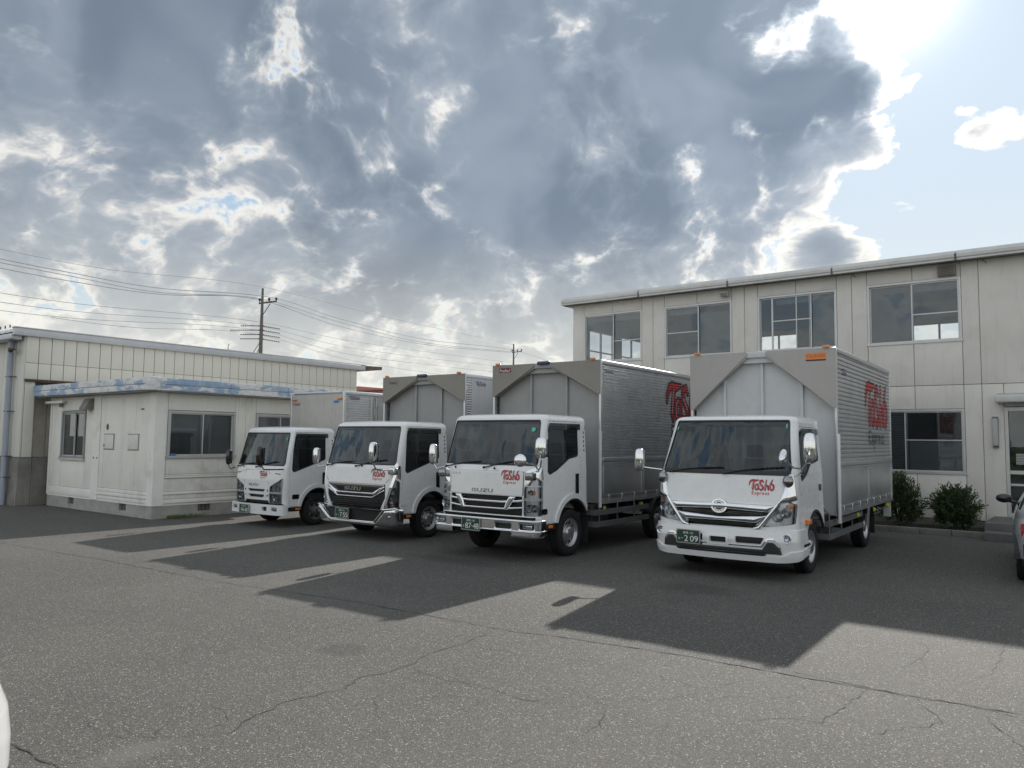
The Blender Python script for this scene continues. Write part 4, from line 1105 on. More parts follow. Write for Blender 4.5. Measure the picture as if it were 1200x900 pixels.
for k in range(420):
    x, y = rnd.uniform(-17.42, -17.15), 9.55+abs(rnd.gauss(0, .45)); l = rnd.uniform(.03, .11); a = rnd.uniform(0, 6.28)
    mb.add([(x, y, 0), (x+.014*math.cos(a), y+.014*math.sin(a), l*.6), (x+l*.7*math.cos(a), y+l*.7*math.sin(a), l), (x-.012*math.sin(a), y+.012*math.cos(a), l*.5)], [(0, 1, 2, 3)])
o = mb.build('weeds', 'weed', None); tag(o, 'small tuft of weeds growing at the foot of the hut wall', 'weeds', kind='stuff')
# ------------------------------------------------------------------ trucks
class Cab:
    def __init__(s, w, z, yf, wz, r, top, R_=.12, crown=.05, yb=1.55):
        s.w = w; s.zs = z; s.yfs = yf; s.ws = wz; s.rs = r; s.top = top; s.R = R_; s.crown = crown; s.yb = yb; s.U0 = w+.03
        s.zr = top-R_; s.vmax = s.zr+R_*PI/2
    def prm(s, v):
        if v > s.zr:
            ph = min((v-s.zr)/s.R, PI/2); z = s.zr+s.R*math.sin(ph); sh = s.R*(1-math.cos(ph))
        else: z = v; sh = 0
        zz = min(z, s.zr)
        return z, np.interp(zz, s.zs, s.yfs)+sh*1.15, np.interp(zz, s.zs, s.ws)-sh, np.interp(zz, s.zs, s.rs)
    def S(s, u, v):
        z, yf, w, r = s.prm(v)
        a = abs(u); sg = 1 if u >= 0 else -1; x0 = w-r
        yc = yf+s.crown*(min(a, x0)/w)**2
        if a <= x0: return (u, yc, z)
        y1 = yf+s.crown*(x0/w)**2+r; u1 = s.U0+y1
        if a < u1:
            th = (a-x0)/(u1-x0)*PI/2
            return (sg*(x0+r*math.sin(th)), y1-r*math.cos(th), z)
        return (sg*w, a-s.U0, z)
    def side(s, f):                      # region given in (y, z) -> region in (u, v), both sides
        return lambda U, V: f(np.abs(U)-s.U0, V)

def wheel(parent, x, y, r, wd, style, out=1, dual=False):
    """out=+1: outer face towards +x"""
    w = MB()
    def X(a): return x+out*a
    h = wd/2
    prof = [(h-.02, r*.60), (h, r*.66), (h, r*.90), (h-.015, r*.965), (h-.045, r*.992), (h-.055, r), (h*.55, r), (h*.53, r-.010), (h*.45, r-.010), (h*.43, r), (.012, r), (.008, r-.010), (-.008, r-.010), (-.012, r), (-h*.43, r), (-h*.45, r-.010), (-h*.53, r-.010), (-h*.55, r), (-h+.055, r), (-h+.045, r*.992), (-h+.015, r*.965), (-h, r*.9), (-h, r*.66), (-h+.02, r*.60)]
    w.lathe([(out*a, b) for a, b in prof], 48, 'x', (x, y, r))
    tread = MB()
    for k in range(60):                  # shoulder blocks
        th = 2*PI*k/60; c_, s_ = math.cos(th), math.sin(th)
        for sd_ in (-1, 1):
            p = Matrix.Translation((x+sd_*(h-.045), y, r)) @ Matrix.Rotation(th, 4, 'X') @ Matrix.Translation((0, 0, r-.004))
            b_ = MB().box(-.018, .018, -.013, .013, -.01, .006); b_.xf(p); w.add(b_.v, b_.f)
    ty = w.build('wheel', 'tyre', parent)
    dk = 'rim_dark' if style == 'dark' else 'rim'
    rr = r*.62; off = -.028 if not dual else -.06
    face = MB()
    dish = [(h-.015, rr), (h-.005, rr*.98), (h-.03, rr*.93), (h-.05, rr*.90), (h-.055+off*.5, rr*.84), (h-.045+off, rr*.50), (h-.03+off, rr*.46), (h+.015+off, rr*.42), (h+.03+off, rr*.36), (h+.03+off, rr*.0)]
    if dual: dish = [(h-.015, rr), (h-.005, rr*.98), (h-.03, rr*.93), (h-.12, rr*.86), (h-.13, rr*.55), (h-.11, rr*.45), (h-.02, rr*.40), (h-.01, rr*.0)]
    face.lathe([(out*a, b) for a, b in dish], 40, 'x', (x, y, r)); face.build('rim', dk, ty)
    holes = MB(); nh = 10 if style != 'dark' else 6
    for k in range(nh):
        th = 2*PI*k/nh; q = rr*.69; cx = h-.046+off*.78 if not dual else h-.128
        cc = (x+out*(cx+.004), y+q*math.cos(th), r+q*math.sin(th)); hr = rr*.105 if style != 'dark' else rr*.15
        holes.lathe([(out*.004, 0), (out*.004, hr), (-out*.01, hr*1.02)], 12, 'x', cc)
    holes.build('vent_hole', 'gloss_black', ty, kind='stuff')
    nuts = MB()
    for k in range(6):
        th = 2*PI*(k+.5)/6; q = rr*.39; cc = (x+out*((h+.02+off) if not dual else (h-.03)), y+q*math.cos(th), r+q*math.sin(th))
        nuts.lathe([(0, .016), (out*.012, .014), (out*.014, 0)], 6, 'x', cc, False)
    nuts.build('wheel_nuts', dk, ty, kind='stuff')
    return ty

def mirror(parent, p, size, mat, arm, tilt=0, back='gloss_black'):
    """mirror housing seen from its rounded back, on a bent arm"""
    hx, hy, hz = size
    mb = MB(); n, m_ = 18, 10; V = []; F = []
    for i in range(m_+1):
        ph = PI*i/m_
        for k in range(n):
            th = 2*PI*k/n; e = .62
            cx = math.copysign(abs(math.cos(th))**e, math.cos(th)); sy = math.copysign(abs(math.sin(th))**e, math.sin(th))
            V.append((p[0]+hx*math.sin(ph)**.55*cx, p[1]+hy*math.sin(ph)**.55*sy, p[2]+hz*math.copysign(abs(math.cos(ph))**.75, math.cos(ph))))
    for i in range(m_):
        for k in range(n): F.append((i*n+k, (i+1)*n+k, (i+1)*n+(k+1) % n, i*n+(k+1) % n))
    mb.add(V, F, True)
    if tilt: mb.xf(Matrix.Translation(p) @ Matrix.Rotation(tilt, 4, 'Z') @ Matrix.Translation(-Vector(p)))
    o = mb.build('mirror', mat, parent)
    MB().box(p[0]-hx*.8, p[0]+hx*.8, p[1]+hy*.92, p[1]+hy*1.02, p[2]-hz*.85, p[2]+hz*.85).build('mirror_face', 'dchrome', o)
    if arm: MB().tube(arm, .013, 8).build('arm', 'chrome' if mat == 'chrome' else 'black', o)
    return o

def wiper(parent, S, u0, v0, u1, v1, off=.018):
    mb = MB(); L = []
    for k in range(13):
        t = k/12; p = Vector(S(u0+(u1-u0)*t, v0+(v1-v0)*t+.02*math.sin(PI*t))); p.y -= off+(.03 if k == 0 else 0); L.append(p)
    mb.tube(L, [.016]+[.010]*4+[.006]*8, 6)
    o = mb.build('wiper', 'black', parent)
    b_ = []
    for k in range(4, 13):
        p = Vector(L[k]); b_.append(p+Vector((0, .012, -.012)))
    MB().tube(b_, .008, 5).build('wiper_blade', 'tyre', o)
    p = Vector(L[0]); MB().ellipsoid(p, (.022, .02, .022), 10, 8).build('wiper_pivot', 'black', o)
    return o

def plate(parent, S, u0, v0, w, h, top, main, side, off=.012):
    """green business plate with its lettering; laid on the bumper surface as a flat sheet"""
    p = np.array(S(u0, v0)); q = np.array(S(u0+w, v0)); ax = (q-p)/np.linalg.norm(q-p); y_ = min(p[1], q[1])-off
    F = planeS((p[0], y_, v0), (ax[0], ax[1], 0), (0, 0, 1))
    o = skin('number_plate', 'plate_green', parent, F, s_rect(0, w, 0, h, .015), (-.02, w+.02, -.02, h+.02), .02, 0, .012)
    fr = skin('plate_frame', 'rim', o, F, cut(s_rect(-.012, w+.012, -.012, h+.012, .02), s_rect(0, w, 0, h, .015)), (-.04, w+.04, -.04, h+.04), .008, .003, .02)
    text('lettering', top, 'white_print', o, F, w*.27, w*.73, h*.69, h*.90, .002)
    text('lettering', side, 'white_print', o, F, w*.055, w*.14, h*.20, h*.38, .002)
    n = main; x0 = w*.25
    cells = {'2 09': [('·', .20, .26), ('2', .33, .50), ('0', .59, .76), ('9', .78, .95)], '87-48': [('8', .20, .36), ('7', .38, .54), ('-', .56, .62), ('4', .64, .80), ('8', .81, .96)],
             '7 55': [('·', .22, .28), ('7', .36, .53), ('5', .60, .77), ('5', .79, .96)], '96-01': [('9', .20, .36), ('6', .38, .54), ('-', .56, .62), ('0', .64, .80), ('1', .84, .90)]}[main]
    for ch, a, b_ in cells:
        if ch in '-·': text('lettering', '-', 'white_print', o, F, w*a, w*b_, h*.31, h*.36, .002)
        else: text('lettering', ch, 'white_print', o, F, w*a, w*b_, h*.09, h*.58, .002)
    return o

def glassy_lamp(parent, S, sdf, bounds, bowls, h=.012, depth=.05, back='rim', label=None, indicator=None):
    """lamp cluster: reflector floor, bowls and bulbs, lens skin flush with the body"""
    o = skin('headlight', back, parent, S, sdf, bounds, h, -depth, 0)
    skin('lamp_rim', 'chrome', o, S, cut(sdf, grow(sdf, .014)), bounds, h*.7, -.004, depth)
    for u, v, r in bowls:
        p = np.array(S(u, v)); e = 1e-4; n = np.cross(np.array(S(u+e, v))-p, np.array(S(u, v+e))-p); n /= np.linalg.norm(n)
        n = np.array([n[0]*.35, n[1], n[2]*.3]); n /= np.linalg.norm(n)
        rot = Vector((1, 0, 0)).rotation_difference(Vector(n)).to_matrix().to_4x4()
        mb = MB(); mb.lathe([(0, r), (-.012, r*.93), (-.035, r*.6), (-.042, r*.3)], 24, 'x'); mb.xf(Matrix.Translation(Vector(p-n*.006)) @ rot); mb.build('reflector_bowl', 'chrome', o)
        mb = MB(); mb.ellipsoid((-.028, 0, 0), (.018, r*.40, r*.40), 14, 10); mb.xf(Matrix.Translation(Vector(p-n*.006)) @ rot); mb.build('bulb', 'lamp_glass', o)
        mb = MB(); mb.lathe([(-.034, r*.46), (-.010, r*.46), (-.008, r*.40), (-.03, r*.38)], 20, 'x'); mb.xf(Matrix.Translation(Vector(p-n*.006)) @ rot); mb.build('bulb_ring', 'dchrome', o)
    if indicator: skin('indicator', 'amber', o, S, indicator, bounds, h*.6, -.02, .01)
    skin('lens', 'lamp_glass', o, S, sdf, bounds, h*1.5, .002, 0)
    return o

def cab_common(t, K, ws, dw, door, arch, holes, zb_front, zb_side, side_w, glass_off=-.012, sun_shade=None, paint='paint', parts=True):
    """shell with real openings, doors, panes, lining, seats, wheel arch lips"""
    S = K.S; U1 = K.U0+K.yb
    dom = I_(lambda U, V: np.abs(U)-U1, lambda U, V: V-K.vmax)
    low = lambda U, V: np.where(np.abs(U) < K.w+.05, zb_front, zb_side)-V
    corner = K.side(lambda Y, V: np.where((Y > K.yb-.16) & (V > K.top-.22), np.hypot(Y-(K.yb-.16), V-(K.vmax-.17))-.16, -1.0))
    doorS = K.side(door); archS = K.side(arch); wsS = ws; sw = K.side(side_w)
    shell = cut(I_(dom, low, corner), wsS, grow(doorS, .007), archS, *holes)
    B = (-U1-.05, U1+.05, min(zb_front, zb_side)-.05, K.vmax)
    body = skin('cab_body', paint, t, S, shell, B, .02, 0, .028)
    # roof cap
    n = 64; V = []
    for k in range(n+1):
        u = -(U1-.14)+2*(U1-.14)*k/n; V.append(S(u, K.vmax))
    c = len(V); top = []
    for f_, dzc in ((1, 0), (.85, .012), (.5, .022), (.15, .026)):
        cx, cy = 0, K.yb*.55
        top += [(cx+(p[0]-cx)*f_, cy+(p[1]-cy)*f_, p[2]+dzc) for p in V]
    F = []
    m_ = n+1
    for r_ in range(3):
        for k in range(m_): F.append((r_*m_+k, r_*m_+(k+1) % m_, (r_+1)*m_+(k+1) % m_, (r_+1)*m_+k))
    F.append(tuple(3*m_+k for k in range(m_)))
    MB().add(top, F, True).build('roof', paint, body)
    box('rear_wall', paint, body, -K.w+.06, K.w-.06, K.yb-.06, K.yb-.01, .75, K.top-.05, b=.02)
    # dark inner lining and floor seen through the gaps and the glass
    inner = cut(I_(dom, low, corner), grow(wsS, .02), grow(sw, .02), grow(archS, .01), *[grow(h_, .01) for h_ in holes])
    skin('cab_lining', 'interior', body, S, inner, B, .045, -.034, 0)
    box('cab_floor', 'interior', body, -K.w+.08, K.w-.08, .12, K.yb-.07, .62, .70)
    # doors with panes
    for sg in (1, -1):
        half = lambda U, V, sg=sg: -U*sg
        d_ = skin('door', paint, t, S, cut(I_(doorS, half), sw, archS), (0, U1+.05, zb_side-.1, K.vmax) if sg > 0 else (-U1-.05, 0, zb_side-.1, K.vmax), .02, .001, .025)
        bb = (K.w*.9, U1, 1.0, K.top) if sg > 0 else (-U1, -K.w*.9, 1.0, K.top)
        skin('pane', 'side_glass', d_, S, I_(grow(sw, .012), half), bb, .03, -.010, 0)
        skin('window_seal', 'black', d_, S, cut(I_(grow(sw, .016), half), grow(sw, -.006)), bb, .012, .003, .012)
    # windscreen
    wb_ = (-K.w-.5, K.w+.5, 1.0, K.top)
    g_ = skin('windscreen', 'glass', t, S, grow(wsS, .008), wb_, .03, glass_off, 0)
    skin('screen_seal', 'black', g_, S, cut(grow(wsS, .010), grow(wsS, -.014)), wb_, .012, .001, .02)
    skin('top_band', 'black', g_, S, I_(wsS, lambda U, V: (K.top-.16+.0*U)-V), wb_, .02, glass_off-.006, 0)
    # seats, dash, steering wheel (right hand drive: left in the picture)
    box('dashboard', 'dash', body, -K.w+.10, K.w-.10, .17, .50, 1.10, 1.36, b=.05)
    for x in (-.45*K.w, .12*K.w, .62*K.w):
        w_ = .23 if x < 0 else .19
        box('seat', 'seat', body, x-w_, x+w_, .80, 1.22, .90, 1.08, b=.05); box('seat', 'seat', body, x-w_, x+w_, 1.16, 1.32, 1.05, 1.66, b=.06)
        box('headrest', 'seat', body, x-.12, x+.12, 1.18, 1.30, 1.68, 1.88, b=.045)
    mb = MB(); cx = -.45*K.w; pts = []
    for k in range(33):
        a = 2*PI*k/32; pts.append((cx+.20*math.cos(a), .60+.13*math.sin(a), 1.42+.14*math.sin(a)))
    mb.tube(pts, .014, 8, False); mb.tube([(cx, .38, 1.25), (cx, .60, 1.42)], .025, 8); mb.tube([(cx-.19, .60, 1.42), (cx+.19, .60, 1.42)], .016, 6); mb.build('steering_wheel', 'lining', body)
    return body

def chassis(t, y0, y1, w, rw_y, rr, guard=True, tank_side=1, step_y=None):
    fr_ = MB(); fr_.box(-.42, -.35, .3, y1-.2, .55, .75); fr_.box(.35, .42, .3, y1-.2, .55, .75)
    for y in np.arange(y0, y1-.3, .9): fr_.box(-.35, .35, y, y+.08, .58, .70)
    fr_.build('chassis', 'frame', t)
    mb = MB(); mb.tube([(-.9, rw_y, rr), (.9, rw_y, rr)], .06, 10); mb.ellipsoid((0, rw_y, rr), (.2, .2, .2), 16, 10); mb.build('axle', 'frame', t)
    mb = MB(); mb.tube([(-.9, 1.1, rr), (.9, 1.1, rr)], .06, 10); mb.box(-.4, .4, .35, 1.5, .42, .95); mb.build('axle', 'frame', t)
    box('battery_box', 'frame', t, .48, w-.16, y0+.15, y0+.75, .42, .78, b=.02)
    box('fuel_tank', 'grey_guard', t, -w+.16, -.48, y0+.15, y0+1.1, .42, .78, b=.05)
    if guard:
        for sg in (1, -1):
            gd = MB()
            for z in (.42, .62): gd.box(sg*(w-.04), sg*(w-.075), y0+.15, rw_y-rr-.14, z, z+.09)
            gd.box(sg*(w-.04), sg*(w-.35), y0+.11, y0+.149, .42, .51); gd.box(sg*(w-.04), sg*(w-.35), y0+.11, y0+.149, .62, .71)
            L_ = rw_y-rr-.14-(y0+.15)
            for k in range(3):
                y = y0+.2+L_*(k+.1)/3.0
                gd.tube([(sg*(w-.085), y, .40), (sg*(w-.085), y, .80), (sg*(w-.2), y-.02, .92)], .014, 6)
            gd.build('side_guard', 'grey_guard', t)
    for sg in (1, -1):
        mb = MB(); V = [];
        for k in range(15):
            a = R(20+140*k/14); V.append((math.cos(a)*(rr+.07), math.sin(a)*(rr+.07)))
        for a_, b_ in zip(V, V[1:]):
            mb.add([(sg*(w-.30), rw_y+a_[0], rr+a_[1]), (sg*(w-.03), rw_y+a_[0], rr+a_[1]), (sg*(w-.03), rw_y+b_[0], rr+b_[1]), (sg*(w-.30), rw_y+b_[0], rr+b_[1])], [(0, 1, 2, 3)])
        mb.build('mudguard', 'frame', t)
        box('mud_flap', 'tyre', t, sg*(w-.32), sg*(w-.04), rw_y+rr+.10, rw_y+rr+.115, .22, .72)

def cargo_box(t, hw, y0, y1, z0, z1, style, badge=None, xoff=0):
    """style: wing (corrugated wing body with lower gates), flat, van"""
    cb = MB().box(-hw+.03+xoff, hw-.03+xoff, y0+.18, y1-.02, z0+.02, z1-.03).build('cargo_box', 'alu_dull', t)
    def bx(nm, mt, *a, b=0, **k): a = list(a); a[0] += xoff; a[1] += xoff; return box(nm, mt, cb, *a, b=b, **k)
    H = z1-z0
    # frame members
    for sg in (1, -1):
        bx('corner_post', 'alu', sg*(hw-.045), sg*hw, y0+.0, y0+.075, z0, z1-.06, b=.01); bx('corner_post', 'alu', sg*(hw-.05), sg*(hw+.004), y1-.075, y1, z0-.02, z1-.05, b=.01)
        bx('top_rail', 'alu' if style != 'flat' else 'paint', sg*(hw-.12), sg*(hw+.003), y0+.02, y1, z1-.10, z1, b=.035)
    bx('roof', 'alu_dull', -hw+.121, hw-.121, y0+.02, y1, z1-.05, z1-.008)
    bx('rear_door', 'alu_dull', -hw+.06, hw-.06, y1-.02, y1+.02, z0+.05, z1-.08)
    front = 'box_grey'
    if style in ('wing', 'flat'):
        front = badge.get('front', front)
        rec = y0+.16
        bx('front_wall', front, -hw+.05, hw-.05, rec, rec+.018, z0, z1-.11)
        for f_ in badge['posts']: bx('front_post', front, -hw+2*hw*f_-.025, -hw+2*hw*f_+.025, rec-.045, rec-.001, z0, z1-.12, b=.006)
        bx('front_header', front, -hw+.05, hw-.05, y0+.05, rec-.002, z1-.20, z1-.10, b=.008)
        bx('front_cap', 'box_white' if style == 'wing' and badge.get('big') else front, -hw+2*hw*badge['in'][0]-.02, -hw+2*hw*badge['in'][1]+.02, y0+.003, y0+.12, z1-.11, z1-.01, b=.01)
        dh = badge['tri']
        dm = badge.get('dmat', front)
        for sg, f_ in ((-1, badge['in'][0]), (1, badge['in'][1])):
            xi = -hw+2*hw*f_; xo = sg*(hw-.002)
            mb = MB(); mb.prism([(xi+xoff, z1-.012), (xo+xoff, z1-.012), (xo+xoff, z1-dh), (xo-sg*.05+xoff, z1-dh), (xi+xoff, z1-.075)], y0-.02, y0-.005); mb.build('corner_deflector', dm, cb)
            mb = MB(); mb.prism([(xi+xoff, z1-.075), (xo-sg*.05+xoff, z1-dh), (xo-sg*.05+xoff, z1-dh+.04), (xi+xoff, z1-.115)], y0-.004, y0+.15); mb.build('deflector_rib', dm, cb)
            bx('marker_lamp', 'amber', sg*(hw-.20), sg*(hw-.09), y0-.055, y0-.021, z1-.012, z1+.028, b=.01)
            rv = MB()
            for k in range(14):
                f2 = k/13; rv.ellipsoid((xi+(xo-sg*.05-xi)*f2+xoff, y0-.022, z1-.055+(-dh+.085)*f2), (.007, .004, .007), 6, 4)
            rv.build('rivet', 'alu', cb, kind='stuff')
        if badge.get('lamp'): bx('roof_lamp', 'navy', -hw+2*hw*.5-.14, -hw+2*hw*.5+.12, y0-.05, y0+.02, z1-.045, z1+.018, b=.012)
    else:
        bx('front_wall', 'beige_alu', -hw+.05, hw-.05, y0+.02, y0+.04, z0, z1-.06)
        for sg in (-1, 1): bx('marker_lamp', 'amber', sg*(hw-.22), sg*(hw-.08), y0-.03, y0+.018, z1-.20, z1-.165, b=.008)
        bx('front_rail', 'alu', -hw+.12, hw-.12, y0+.0, y0+.08, z1-.06, z1-.002, b=.02)
    # sides
    Sx = lambda sg: planeS((sg*hw+xoff, 0, 0), (0, sg, 0), (0, 0, 1))
    for sg in (1, -1):
        zc0 = badge['zc'] if style == 'wing' else z0+.04
        if style == 'wing' or style == 'van':
            pt, dp = badge['pitch'], .017
            zs = []; k = 0
            top = z1-.10
            while zc0+k*pt < top:
                for q in (0, .42, .60, .78):
                    zz = zc0+(k+q)*pt
                    if zz < top: zs.append(zz)
                k += 1
            zs.append(top)
            V = []; F = []
            ya, yb_ = y0+.076, (y1-.076 if style == 'wing' else badge['yc'])
            for z in zs:
                x = sg*(hw-.004+corr_prof(z, zc0, pt, dp))+xoff; V += [(x, ya, z), (x, yb_, z)]
            for i in range(len(zs)-1): F.append((2*i, 2*i+1, 2*i+3, 2*i+2))
            MB().add(V, F).build('corrugated_panel', 'alu', cb)
            if style == 'van':
                bx('side_panel', 'box_grey', sg*(hw-.03), sg*(hw-.006), yb_+.02, y1-.08, z0+.04, z1-.10)
                bx('door_jamb', 'alu', sg*(hw-.03), sg*(hw+.004), yb_, yb_+.05, z0, z1-.1)
                bx('side_door', 'box_grey', sg*(hw-.02), sg*(hw+.008), yb_+.10, yb_+.95, z0+.05, z1-.22, b=.01)
                for zz in (z1-.75, z1-.35): bx('door_latch', 'rim', sg*(hw+.008), sg*(hw+.03), yb_+.14, yb_+.17, zz, zz+.22)
                MB().tube([(sg*(hw+.03)+xoff, yb_+.24, z0+.2), (sg*(hw+.03)+xoff, yb_+.24, z1-.3)], .012, 6).build('lock_rod', 'rim', cb)
        else:
            bx('side_panel', 'box_white', sg*(hw-.03), sg*(hw-.004), y0+.22, y1-.08, z0, z1-.10)
            V = []; F = []; zs = np.arange(z0, z1-.1, .0125)
            for i, z in enumerate(zs): V += [(sg*(hw-.004-(.006 if i % 4 > 1 else 0))+xoff, y0+.076, z), (sg*(hw-.004-(.006 if i % 4 > 1 else 0))+xoff, y0+.22, z)]
            for i in range(len(zs)-1): F.append((2*i, 2*i+1, 2*i+3, 2*i+2))
            MB().add(V, F).build('corrugated_strip', 'alu', cb)
        if style == 'wing':
            gz1 = zc0-.12
            bx('wing_rail', 'alu', sg*(hw-.03), sg*(hw+.012), y0+.076, y1-.076, zc0-.075, zc0-.002, b=.008); bx('wing_rail', 'alu_dull', sg*(hw-.03), sg*(hw+.002), y0+.076, y1-.076, gz1+.002, zc0-.077)
            n = badge['gates']; L_ = (y1-.08-(y0+.08))/n
            for k in range(n):
                a, b_ = y0+.08+k*L_, y0+.08+(k+1)*L_
                gt = bx('gate_panel', 'alu', sg*(hw-.03), sg*(hw-.004), a+.012, b_-.012, z0+.10, gz1, b=.005)
                for zz in (z0+.14, gz1-.04): MB().box(sg*(hw-.004)+xoff, sg*(hw+.006)+xoff, a+.05, b_-.05, zz, zz+.018).build('gate_rib', 'alu', cb)
                for yy in (a+.03, b_-.05): MB().box(sg*(hw-.004)+xoff, sg*(hw+.006)+xoff, yy, yy+.02, z0+.16, gz1-.06).build('gate_rib', 'alu', cb)
                MB().box(sg*(hw-.004)+xoff, sg*(hw+.022)+xoff, b_-.03, b_+.0, gz1-.12, gz1-.02).build('gate_hinge', 'alu_dull', cb)
            bx('floor_rail', 'alu' if badge.get('big') else 'alu_dull', sg*(hw-.05), sg*(hw+.004), y0+.0, y1, z0, z0+.095)
            m_ = badge['latches']
            for k in range(m_):
                y = y0+.3+(y1-y0-.5)*k/(m_-1)
                la = bx('latch', 'alu', sg*(hw+.004), sg*(hw+.02), y-.025, y+.025, z0+.02, z0+.16, b=.006)
        else:
            bx('floor_rail', 'alu_dull', sg*(hw-.05), sg*(hw+.004), y0+.0, y1, z0-.05, z0+.05)
    for k in range(4):
        y = y0+.25+k*(y1-y0-.5)/3
        for sg in (1, -1):
            if badge.get('lamps', True): MB().ellipsoid((sg*(hw-.08)+xoff, y, z0-.09), (.05, .04, .05), 12, 8).build('side_marker', 'yellow', cb)
    for y in np.arange(y0+.4, y1-.2, .8): box('cross_member', 'frame', cb, -hw+.1+xoff, hw-.1+xoff, y, y+.07, z0-.12, z0-.002)
    return cb, Sx

def truck_root(name, label, x, y, dz, rz):
    return thing('box_truck', label, 'truck', (x, y, 0), R(rz), 'box trucks parked side by side')

def std_door(y0, y1, zb, zt, fy, r=.09):
    return s_poly([(y0, zb), (y1, zb), (y1, zt), (y0+fy, zt), (y0+.0, 1.25)], r*.6)
# ================================================================= truck 4: wide cab with swept chrome grille
def truck_hino():
    t = truck_root('t', 'white wide cab box truck with oval grille emblem, nearest to the office door', -4.40, 10.68, 0, 2.0)
    K = Cab(1.02, [.20, .60, .75, 1.05, 1.48, 2.20, 2.4], [.06, .02, .0, .02, .10, .46, .50], [1.02, 1.03, 1.03, 1.02, 1.01, .945, .93], [.26, .26, .25, .22, .19, .14, .14], 2.30, .10, .10, 1.66)
    S = K.S
    ws = s_poly([(-1.13, 1.50), (1.13, 1.50), (1.02, 2.235), (-1.02, 2.235)], .07)
    arch = U_(s_circ(1.18, .42, .50), s_rect(.68, 1.68, .0, .42))
    door = s_poly([(.40, .66), (1.60, .66), (1.60, 2.14), (.56, 2.14), (.40, 1.45)], .05)
    sw = s_poly([(.47, 1.36), (.75, 1.46), (1.05, 1.62), (1.49, 1.66), (1.49, 2.07), (.60, 2.07)], .05)
    # head lamps and grille openings
    hl = mir(s_poly([(.48, .735), (1.20, .80), (1.30, 1.06), (.98, 1.10), (.80, 1.06)], .02))
    grill = mir(s_poly([(-.1, .72), (.50, .715), (.80, 1.04), (-.1, 1.06)], .01))
    garn = mir(s_poly([(.80, 1.07), (1.26, 1.115), (1.18, 1.47), (1.04, 1.48)], .012))
    body = cab_common(t, K, ws, None, door, arch, [hl, grill, garn], .70, .62, sw)
    for sg in (1, -1):
        b_ = (.4, 1.45, .68, 1.15) if sg > 0 else (-1.45, -.4, .68, 1.15); half = lambda U, V, sg=sg: -U*sg
        glassy_lamp(t, S, I_(hl, half), b_, [(sg*.80, .90, .085), (sg*.98, .94, .07)], indicator=s_poly([(sg*1.02, 1.0), (sg*1.16, 1.0), (sg*1.18, 1.07), (sg*1.02, 1.06)], .01))
        b_ = (.75, 1.4, 1.0, 1.5) if sg > 0 else (-1.4, -.75, 1.0, 1.5)
        skin('corner_garnish', 'chrome', t, S, I_(garn, half), b_, .018, .002, .03, pil=(.035, .09))
        MB().ellipsoid((sg*.93, .13, 1.38), (.075, .07, .085), 16, 12).build('camera_pod', 'dchrome', t)
    gr = skin('grille', 'black', t, S, grow(grill, .01), (-.95, .95, .65, 1.15), .03, -.07, 0)
    def bar(a, b, c, d_, mt='chrome', off=.006, th=.05): return skin('grille_bar', mt, gr, S, mir(s_poly([(-.1, a), (.0, a), (c[0], c[1]), (d_[0], d_[1]), (0, b), (-.1, b)], .004)), (-.95, .95, .65, 1.2), .0085, off, th, pil=(.045, .05))
    bar(.965, 1.055, (.68, .94), (.79, 1.045)); bar(.80, .865, (.52, .79), (.66, .90))
    for sg in (1, -1): skin('grille_bar', 'chrome', gr, S, s_stroke([(sg*.83, 1.09), (sg*.56, .735), (sg*.48, .715)], [.030, .024, .02]), (-1, 1, .65, 1.2), .008, .014, .04, pil=(.028, .028))
    for z in (.91, .93, .75, .775): skin('mesh_bar', 'gloss_black', gr, S, mir(s_rect(-.1, .60 if z > .8 else .45, z-.006, z+.006)), (-.8, .8, z-.02, z+.02), .008, -.03, .02)
    skin('emblem_back', 'gloss_black', gr, S, lambda U, V: (np.hypot(U/1.25, V-1.0)-.088), (-.2, .2, .85, 1.15), .012, .03, .03)
    em = lambda U, V: np.hypot(U/1.22, V-1.0)
    skin('emblem', 'chrome', gr, S, U_(lambda U, V: np.abs(em(U, V)-.085)-.011, I_(lambda U, V: np.abs(V-1.0)-.010, lambda U, V: em(U, V)-.085),
         I_(lambda U, V: np.abs(em(U, V)-.060)-.005, lambda U, V: .028-np.abs(V-1.0))), (-.2, .2, .85, 1.15), .005, .045, .02)
    # hood line under the windscreen
    skin('cowl', 'black', t, S, mir(s_poly([(-.1, 1.452), (1.08, 1.452), (1.10, 1.50), (-.1, 1.50)], .004)), (-1.2, 1.2, 1.42, 1.53), .012, .006, .01)
    # bumper
    Kb = Cab(1.05, [.2, .35, .55, .75], [.02, -.02, -.06, -.03], [1.03, 1.06, 1.06, 1.05], [.30, .28, .26, .26], 9, .1, .10, .64)
    fog = mir(s_circ(.98, .60, .052)); inM = s_rect(-.13, .11, .49, .575, .012); inR = mir(s_poly([(.24, .50), (.58, .50), (.64, .60), (.24, .60)], .01))
    inset = mir(s_poly([(-.1, .375), (.90, .375), (.86, .50), (.76, .585), (.68, .585), (.60, .475), (-.1, .475)], .01))
    bb = (-1.78, 1.78, .15, .80)
    front_b = I_(lambda U, V: np.abs(U)-(Kb.U0+.62), lambda U, V: V-np.where(np.abs(U) < 1.2, .705, .705), lambda U, V: np.interp(np.abs(U), [0, .8, 1.2, 1.7], [.27, .27, .29, .36])-V, lambda U, V: -Kb.side(s_circ(1.16, .42, .52))(U, V))
    bm_ = skin('bumper', 'paint', t, Kb.S, cut(front_b, fog, inM, inR, inset), bb, .018, 0, .04)
    skin('bumper_lip', 'paint', bm_, Kb.S, I_(front_b, lambda U, V: V-np.interp(np.abs(U), [0, .9, 1.05, 1.7], [.36, .36, .42, .44])), bb, .02, .022, .03)
